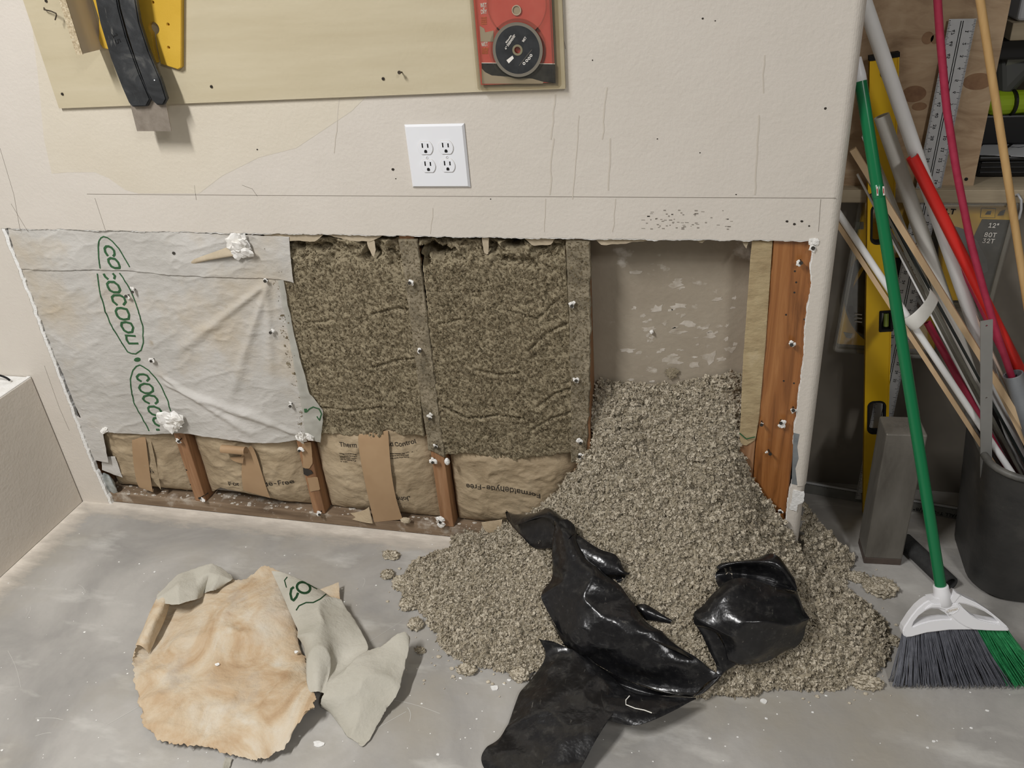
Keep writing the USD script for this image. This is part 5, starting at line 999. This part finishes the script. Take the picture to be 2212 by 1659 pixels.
# things on the shelf at the right
mat('lime_plastic', lin(166, 196, 40), rough=.4); mat('tool_grey', lin(74, 76, 72), rough=.5); mat('tool_black', lin(22, 22, 23), rough=.45); mat('case_paper', lin(198, 200, 204), rough=.5); mat('bronze', lin(140, 92, 40), rough=.35, metallic=.6); mat('smoke', lin(120, 122, 112), rough=.25)
us = thing('upper_shelf', 'brown wooden upper shelf at the right edge of the alcove', 'shelf')
zu = aY(2190, 88, .5)[2]; zv = aY(2190, 50, .5)[2]
obj('shelf_board', bbox(.6, 2.6, .5, .949, zu, zv, .002), 'shelf_wood', us)
gb = thing('grey_box', 'grey storage box on the upper shelf', 'box'); obj('body', bbox(.612, .95, .52, .8, zv + .0005, zv + .2, .006), 'case_paper', gb); obj('lid', bbox(.606, .956, .515, .806, zv + .2, zv + .225, .006), 'case_paper', gb)
cs = thing('tool_case', 'black case with a white printed sheet on its lid on the alcove shelf', 'case')
c0 = aY(2106, 338, .45); zc_ = c0[2]
obj('body', bbox(.575, .95, .45, .74, .926, zc_ - .012, .006), 'tool_black', cs); obj('lid', bbox(.572, .953, .447, .743, zc_ - .0115, zc_, .004), 'tool_black', cs)
for k in range(3): obj('rib', bbox(.58, .945, .4465, .4499, .935 + k * .012, .940 + k * .012, .001), 'tool_black', cs)
zs = zc_ + .0006
sheet_poly = sg.Polygon([aZ(a, b, zs)[:2] for a, b in ((2108, 334), (2148, 281), (2290, 278), (2330, 345))])
obj('printed_sheet', extz(sheet_poly, zs, zs + .0012), 'case_paper', cs, label='white sheet with a black branching print')
for q, w in (([(2168, 290), (2180, 300), (2200, 304), (2240, 300)], .006), ([(2172, 322), (2186, 312), (2200, 308), (2215, 300)], .007), ([(2158, 300), (2176, 306), (2200, 302)], .003), ([(2176, 318), (2200, 320), (2212, 318)], .002)):
    obj('sheet_print', extz(stroke([aZ(a, b, zs)[:2] for a, b in q], w), zs + .0013, zs + .0018), 'slot_black', cs)
for s, px, py in (('7', 2163, 289), ('S', 2174, 340)):
    m = meshkit.text_mesh(s, .012, .0006, True); o = aZ(px, py, zs); m.apply_translation([o[0], o[1], zs + .0013]); obj('sheet_letter', m, 'slot_black', cs)
dr = thing('cordless_drill', 'lime green and black cordless drill lying on the case', 'drill')
g0 = aY(2172, 222, .56); zb_ = zc_ + .0025
def hull(ps, r): return join([m3.Manifold.batch_hull([m3.Manifold.sphere(q, 14).translate(list(p)) for p, q in zip(ps, r)])])
gx = g0[0]; gz = g0[2]
obj('motor_housing', hull([(gx - .02, .56, gz), (gx + .05, .575, gz - .002)], [.030, .028]), 'lime_plastic', dr)
obj('grip_band', [sweep([(gx + .008, .5605, gz), (gx + .014, .562, gz)], circ(.0318, 24))], 'tool_black', dr)
obj('chuck', [rod((gx + .06, .575, gz - .002), (gx + .115, .59, gz - .004), .024, 20), rod((gx + .115, .59, gz - .004), (gx + .135, .594, gz - .005), .013, 16)], 'tool_grey', dr)
obj('handle', hull([(gx - .005, .575, gz + .03), (gx - .015, .60, gz + .10), (gx + .05, .60, gz + .09)], [.022, .022, .018]), 'tool_grey', dr)
obj('battery', bbox(gx - .06, gx + .05, .55, .65, gz + .1, gz + .148, .006), 'tool_black', dr)
obj('foot', bbox(gx - .05, gx + .08, .545, .60, zb_, max(gz - .026, zb_ + .02), .005), 'tool_black', dr)
ln = thing('work_lamp', 'smoky round tool with a bronze trim behind the drill', 'lamp')
g1 = aY(2186, 118, .62)
zl = gz + .149
obj('lamp_head', [rod((g1[0] - .03, .60, g1[2]), (g1[0] + .05, .62, g1[2] + .005), .035, 24)], 'smoke', ln)
obj('trim', [rod((g1[0] + .050, .62, g1[2] + .005), (g1[0] + .064, .6235, g1[2] + .006), .037, 24)], 'bronze', ln)
obj('stand', bbox(g1[0] - .03, g1[0] + .05, .585, .64, min(zl, g1[2] - .05), g1[2] - .025, .004), 'tool_black', ln)

# ------------------------------------------------------------------ bin and what stands in it
mat('bin_plastic', [(.35, lin(44, 44, 43)), (.6, lin(60, 59, 57)), (.8, lin(84, 82, 78))], scale=6, rough=.5, stretch=(1, 1, 1.6), bump=(120, .0006))
mat('rim_plastic', [(.35, lin(66, 66, 64)), (.7, lin(110, 108, 102))], scale=18, rough=.5)
bn = thing('waste_bin', 'tall black plastic bin holding sticks and pipes', 'bin')
BR = .385
def rr(hx, hy, r, n=8):
    o = []
    for sx, sy, a in ((1, 1, 0), (-1, 1, 1), (-1, -1, 2), (1, -1, 3)):
        for t in np.linspace(a * math.pi / 2, (a + 1) * math.pi / 2, n): o.append((sx * (hx - r) + r * math.cos(t), sy * (hy - r) + r * math.sin(t)))
    return np.array(o)
bc = np.array([.845, .135])
def ringz(hx, hy, r, z): return np.column_stack([rr(hx, hy, r) + bc, np.full(32, z)])
rings = [ringz(.15, .11, .05, .001), ringz(.195, .142, .085, .001), ringz(.206, .152, .088, .012), ringz(.22, .163, .09, .19), ringz(.236, .172, .09, BR), ringz(.229, .165, .084, BR), ringz(.213, .156, .084, .19), ringz(.198, .144, .08, .016), ringz(.13, .1, .05, .014)]
v = np.vstack(rings); k_ = 32; f = []
for i in range(len(rings) - 1):
    for j in range(k_): q_ = (i * k_ + j, i * k_ + (j + 1) % k_, (i + 1) * k_ + (j + 1) % k_, (i + 1) * k_ + j); f += [q_[:3], (q_[0], q_[2], q_[3])]
n0 = len(v); v = np.vstack([v, [*bc, .001], [*bc, .014]]); f += [(n0, (j + 1) % k_, j) for j in range(k_)] + [(n0 + 1, 8 * k_ + j, 8 * k_ + (j + 1) % k_) for j in range(k_)]
obj('body', trimesh.Trimesh(v, np.array(f), process=False), 'bin_plastic', bn, smooth=True)
rim_path = np.vstack([ringz(.2355, .1715, .09, BR), ringz(.2355, .1715, .09, BR)[:2]])
obj('rim', sweep(rim_path, circ(.0085, 10), caps=False), 'rim_plastic', bn, smooth=True)

mat('pvc', [(.3, lin(234, 234, 232)), (.7, lin(243, 243, 242))], scale=10, rough=.4)
mat('pvc_grey', [(.3, lin(208, 206, 198)), (.7, lin(222, 220, 213))], scale=8, rough=.5)
mat('tan_wood', [(.3, lin(186, 156, 118)), (.7, lin(208, 182, 146))], scale=9, rough=.6, stretch=(2, 2, .3))
mat('dowel_wood', [(.3, lin(184, 144, 90)), (.7, lin(208, 172, 118))], scale=12, rough=.5, stretch=(3, 3, .25))
mat('pale_wood', [(.3, lin(214, 190, 172)), (.7, lin(226, 206, 190))], scale=9, rough=.6)
mat('pink_rod', [(.3, lin(160, 38, 66)), (.7, lin(178, 54, 82))], scale=40, rough=.45)
mat('red_tube', [(.3, lin(212, 38, 32)), (.7, lin(224, 50, 42))], scale=10, rough=.35)
mat('grey_steel', [(.3, lin(136, 135, 131)), (.7, lin(150, 149, 145))], scale=10, rough=.5, metallic=.2)
mat('rail_metal', lin(120, 118, 108), rough=.35, metallic=.6)
mat('rail_dark', lin(44, 48, 46), rough=.25, metallic=.4)
mat('conduit', [(.3, lin(128, 132, 136)), (.7, lin(148, 152, 156))], scale=14, rough=.45, metallic=.3)
mat('masking_tape', [(.3, lin(214, 212, 204)), (.7, lin(230, 228, 222))], scale=20, rough=.7, bump=(80, .0006))
def line(a, b, zmin=.03):                # from the seen top end down through the seen lower point to the bin's bottom
    A, B_ = aY(*a), aY(*b); d = (B_ - A); k = (A[2] - zmin) / -d[2]; return A, A + d * k
def stick(label, cat, a, b, prof, m, name, zmin=.03, tube=None, group=None):
    A, E_ = line(a, b, zmin)
    me = hollow(A, E_, tube[0], tube[1]) if tube else sweep([A, A + (E_ - A) * .5, E_], prof)
    return obj(name, me, m, None, label, cat, group, smooth=bool(tube) or len(prof) > 4)
stick('bright white plastic pipe right of the tan stick in the bin', 'pipe', (1852, -40, .235), (2106, 706, .20), None, 'pvc', 'plastic_pipe', .03, (.0150, .0125))
stick('greyer white plastic pipe left of the bright white pipe', 'pipe', (1904, 250, .27), (2044, 660, .23), None, 'pvc_grey', 'plastic_pipe', .03, (.0165, .014))
stick('broad dull grey strip behind the green broom handle', 'pipe', (1868, 290, .32), (2030, 690, .28), rect(.030, .012), 'pvc_grey', 'plastic_strip')
stick('square tan stick beside the grey-white pipe', 'stick', (1842, 322, .16), (2110, 756, .12), rect(.013, .013), 'tan_wood', 'wooden_stick')
stick('white-topped thin stick lying lowest in the bin, beside the raw wood stick', 'stick', (1800, 444, .10), (2100, 893, .08), circ(.0075, 14), 'pvc', 'white_stick')
stick('raw wood stick along the underside of the lowest white stick', 'stick', (1796, 462, .105), (2086, 909, .085), rect(.010, .010), 'tan_wood', 'wooden_stick')
stick('pale metal rail beside the tan stick', 'rail', (1846, 330, .19), (2090, 800, .14), rect(.010, .006), 'rail_metal', 'metal_rail')
stick('dark glossy rail between the metal rails', 'rail', (1886, 400, .185), (2118, 824, .135), rect(.0045, .006), 'rail_dark', 'metal_rail')
stick('dull brown-grey rail under the dark rail', 'rail', (1880, 420, .205), (2098, 832, .155), rect(.014, .006), 'rail_metal', 'metal_rail')
stick('thin white rail ending in a slanted tip', 'rail', (1852, 376, .2), (2062, 776, .16), rect(.007, .004), 'pvc', 'metal_rail', .3)
stick('short pink fibreglass tube lowest in the bin', 'rod', (2003, 696, .20), (2104, 880, .15), None, 'pink_rod', 'fibreglass_rod', .03, (.0085, .006))
stick('thin pink fibreglass rod squeezed between white pipe and red tube', 'rod', (2040, 500, .215), (2186, 806, .16), circ(.0058, 12), 'pink_rod', 'fibreglass_rod', .03)
stick('pale pinkish wooden lath beside the pink rod', 'lath', (2038, 520, .225), (2160, 800, .17), rect(.008, .005), 'pale_wood', 'wooden_lath')
stick('bright red plastic tube slipped over the white pipe', 'pipe', (1970, 338, .20), (2206, 806, .15), None, 'red_tube', 'plastic_tube', .03, (.0128, .0108))
pts = [aY(*q) for q in ((2022, -60, .16), (2029, 60, .158), (2044, 230, .155), (2066, 370, .152), (2096, 520, .148), (2123, 620, .142), (2150, 710, .136), (2208, 880, .12))]
pts.append(pts[-1] + (pts[-1] - pts[-2]) * (pts[-1][2] - .04) / (pts[-2][2] - pts[-1][2]))
obj('fibreglass_rod', sweep(resample(pts, 40), circ(.0078, 14)), 'pink_rod', None, 'long bent pink fibreglass rod reaching above the frame', 'rod', smooth=True)
stick('slender natural wood dowel reaching above the frame at the far right', 'dowel', (2108, -60, .10), (2196, 510, .095), circ(.0078, 16), 'dowel_wood', 'wooden_dowel')
A0, A1 = aY(2131, 692, .050), aY(2130, 1000, .058); A1 = A1 + (A1 - A0) * .25
ss = thing('steel_strip', 'upright grey steel strip with two holes at the front of the bin', 'metal strip')
dd_ = (A1 - A0) / np.linalg.norm(A1 - A0); st_len = np.linalg.norm(A1 - A0)
sp_ = sg.box(-.0122, 0, .0122, st_len)
for px, py in ((2133, 702), (2131, 860)): sp_ = sp_.difference(sg.Point(0.0, np.linalg.norm(aY(px, py, .052) - A0)).buffer(.0022))
m = extr(sp_, -.0015, .0015); v = np.array(m.vertices); exx = np.array([1, .1, 0]); exx -= dd_ * (exx @ dd_); exx /= np.linalg.norm(exx); eyy = np.cross(dd_, exx)
obj('strip', trimesh.Trimesh(A0 + v[:, :1] * exx + v[:, 1:2] * eyy + v[:, 2:3] * dd_, m.faces, process=False), 'grey_steel', ss)
stick('grey metal conduit with an open end at the right of the bin', 'pipe', (2188, 808, .12), (2240, 960, .10), None, 'conduit', 'metal_conduit', .03, (.0215, .018))
stick('brown wooden stick under the conduit', 'stick', (2146, 812, .13), (2196, 912, .115), rect(.016, .014), 'tan_wood', 'wooden_stick')
tp = np.array([[aY(*q) for q in r] for r in ([((1984, 652), .10), ((1998, 668), .10), ((2012, 690), .104)], [((1996, 634), .092), ((2006, 646), .09), ((2022, 656), .096)], [((2004, 626), .105), ((2016, 634), .108), ((2026, 640), .11)])] if False else
              [[aY(1950, 690, .078), aY(1956, 700, .076), aY(1968, 712, .078)], [aY(1974, 676, .064), aY(1982, 690, .062), aY(1992, 702, .064)], [aY(2000, 648, .078), aY(2010, 660, .078), aY(2018, 668, .08)], [aY(2008, 622, .10), aY(2018, 634, .10), aY(2026, 646, .104)]])
P_ = spl(tp, 24, 10); t_ = obj('masking_tape', shell(P_, .0006), 'masking_tape', None, 'strip of white masking tape tied round the sticks', 'tape', smooth=True)

# ------------------------------------------------------------------ broom
mat('broom_green', lin(16, 110, 66), rough=.25); mat('broom_white', lin(232, 232, 234), rough=.4); mat('bristle_grey', [(.3, lin(84, 86, 94)), (.7, lin(112, 114, 122))], scale=60, rough=.6); mat('bristle_green', [(.3, lin(28, 120, 70)), (.7, lin(60, 160, 100))], scale=60, rough=.5); mat('label_red', lin(170, 60, 50), rough=.4)
br = thing('broom', 'green-handled angle broom with a white head standing on the floor at the right', 'broom')
gA, gB, gT = np.array([.411, -.323, .0]), np.array([.735, -.268, .0]), aY(1870, 176, .06)
bn_ = np.cross(gB - gA, gT - gA); bn_ /= np.linalg.norm(bn_); bn_ = bn_ if bn_[1] < 0 else -bn_      # towards the camera
bu = (gB - gA) / np.linalg.norm(gB - gA); bv_ = np.cross(bu, bn_); bv_ = bv_ if bv_[2] > 0 else -bv_
def bpl(px, py): d = ray(px, py); t = ((gA - CAM) @ bn_) / (d @ bn_); Q = CAM + d * t - gA; return np.array([Q @ bu, Q @ bv_])
def b3(u, v, n=0): return gA + bu * u + bv_ * v + bn_ * n
def Z7(p): return [bpl(1850 + a * .16365, 1240 + b * .16365) for a, b in p]
def bex(poly, n0, n1):
    m = join([trimesh.creation.extrude_polygon(g, n1 - n0, engine='earcut') for g in getattr(poly, 'geoms', [poly])]); v = np.array(m.vertices)
    Q = gA + v[:, :1] * bu + v[:, 1:2] * bv_ + (v[:, 2:3] + n0) * bn_
    f = m.faces if np.dot(np.cross(bu, bv_), bn_) > 0 else m.faces[:, ::-1]
    return trimesh.Trimesh(Q, f, process=False)
out = sg.Polygon(Z7([(600, 780), (586, 725), (600, 670), (690, 530), (780, 420), (860, 352), (915, 318), (960, 310), (1040, 295), (1230, 275), (1290, 230), (1330, 240), (1420, 288), (1560, 352), (1700, 442), (1850, 562), (1950, 652), (1982, 700), (1970, 720), (1800, 718), (1500, 702), (1200, 706), (900, 742), (700, 796), (640, 802)]))
h1 = sg.Polygon(Z7([(712, 660), (735, 600), (800, 520), (880, 460), (960, 425), (1060, 430), (1140, 480), (1225, 560), (1100, 562), (950, 580), (820, 615)])); h2 = sg.Polygon(Z7([(1325, 355), (1420, 370), (1540, 410), (1660, 462), (1780, 540), (1832, 596), (1700, 582), (1560, 552), (1470, 500), (1390, 425)]))
hd_ = out.difference(h1.buffer(-.001).buffer(.001)).difference(h2)
obj('head', [bex(hd_, -.010, .010), bex(hd_.buffer(-.0025), -.0125, .0125)], 'broom_white', br)
swo = sg.Polygon(Z7([(860, 440), (900, 390), (960, 352), (1060, 345), (1200, 350), (1290, 355), (1350, 385), (1420, 445), (1500, 520), (1600, 565), (1750, 600), (1860, 620), (1955, 670), (1965, 708), (1700, 706), (1500, 692), (1400, 655), (1300, 592), (1200, 500), (1120, 430), (1040, 408), (950, 408)])).buffer(-.001)
obj('swoosh_band', [bex(swo, .0115, .0150), bex(swo.buffer(-.0015), .0149, .0162)], 'broom_white', br)
lo = sg.Polygon(Z7([(1130, 460), (1150, 420), (1220, 390), (1300, 378), (1318, 400), (1300, 440), (1240, 478), (1160, 486)])); obj('logo_oval', bex(lo.difference(lo.buffer(-.0012)), .0160, .0170), 'broom_white', br)
m = meshkit.text_mesh('Libman', .0055, .0008, True); v = np.array(m.vertices); c = np.array(Z7([(1150, 462)])[0]); v[:, 0] *= .024 / v[:, 0].max(); an = .28
Q = np.array([b3(c[0] + a * math.cos(an) - b * math.sin(an), c[1] + a * math.sin(an) + b * math.cos(an), .0160 + z) for a, b, z in v]); obj('logo_text', trimesh.Trimesh(Q, m.faces, process=False), 'paint_run', br)
s0, s1 = bpl(2038, 1292), bpl(2032, 1266); S0, S1 = b3(*s0), b3(*s1)
hdir = b3(*bpl(1859, 176)) - S1; hl = np.linalg.norm(hdir); hdir /= hl
obj('socket', sweep([S1 - hdir * .04, S1 - hdir * .012, S1, S1 + hdir * .002], [circ(.020, 20), circ(.0165, 20), circ(.0158, 20), circ(.0145, 20)]), 'broom_white', br, smooth=True)
obj('collar', [bex(sg.Polygon(Z7([(915, 322), (925, 290), (1000, 345), (1250, 330), (1320, 240), (1290, 228), (1200, 300), (1040, 300)])).buffer(.0015), -.014, .014)], 'broom_white', br)
obj('handle', sweep([S1 - hdir * .01, S1 + hdir * .3, S1 + hdir * .7, S1 + hdir * hl], circ(.0118, 18)), 'broom_green', br, smooth=True)
la = np.linalg.norm(b3(*bpl(1893, 415)) - S1); obj('label_band', sweep([S1 + hdir * (la - .012), S1 + hdir * (la + .014)], circ(.0122, 18)), 'broom_green', br, smooth=True)
obj('label_print', [sweep([S1 + hdir * (la - .008) + bn_ * .0124 + bu * dx, S1 + hdir * (la + .010) + bn_ * .0124 + bu * (dx + .0015)], rect(.004, .0006)) for dx in (-.006, .006)], 'print_white', br)
obj('label_print', [sweep([S1 + hdir * (la - .004) + bn_ * .0129 + bu * dx, S1 + hdir * (la + .006) + bn_ * .0129 + bu * (dx + .0008)], rect(.0018, .0006)) for dx in (-.006, .006)], 'label_red', br)
obj('end_cap', sweep([S1 + hdir * hl, S1 + hdir * (hl + .012), S1 + hdir * (hl + .045)], [circ(.0119, 16), circ(.0119, 16), circ(.0085, 16)]), 'broom_white', br, smooth=True)
rb = np.random.RandomState(12)
T0, T1 = np.array(Z7([(612, 790)])[0]), np.array(Z7([(1950, 716)])[0]); nT = 22
mid = np.array(Z7([(1250, 706)])[0])
Lf = np.linalg.norm(gB - gA)
bL, bRr = bpl(1928, 1478)[0], bpl(2262, 1478)[0]
for k in range(nT):
    w = (k + .5) / nT; tu = T0 * (1 - w) ** 2 + 2 * w * (1 - w) * (2 * mid - (T0 + T1) / 2) + T1 * w * w; fu = bL + (bRr - bL) * (w ** .95)
    st = []
    for j in range(34):
        a = (rb.rand() - .5) * .011; nn = (rb.rand() - .5) * .014; fa = fu + (rb.rand() - .5) * (bRr - bL) / nT * 1.7; fn = nn * 2.2 + (rb.rand() - .5) * .006
        top = b3(tu[0] + a, tu[1] + .006, nn); bot = b3(fa, .002 + .004 * rb.rand(), fn); md = top * .45 + bot * .55 + bn_ * nn * .1
        tipb = bot + bu * (rb.rand() - .6) * .006; tipb[2] = max(tipb[2], .0012)
        st.append(sweep([top, md, bot + np.array([0, 0, .006]), tipb], [rect(.0021, .0012), rect(.0018, .001), rect(.0016, .0009), rect(.001, .0007)], caps=False))
    g = w > .73
    obj('bristle_tuft', join(st), 'bristle_green' if g else 'bristle_grey', br, ('green bristle tuft' if g else 'grey bristle tuft'))
# a wire hook by the dowel
obj('wire_hook', sweep([aY(*q) for q in ((2190, 424, .36), (2199, 420, .345), (2206, 432, .34), (2206, 452, .34), (2202, 470, .345), (2196, 478, .35))], circ(.003, 10)), 'ruler_metal', None, 'shiny bent wire hook below the shelf edge', 'hook', smooth=True)
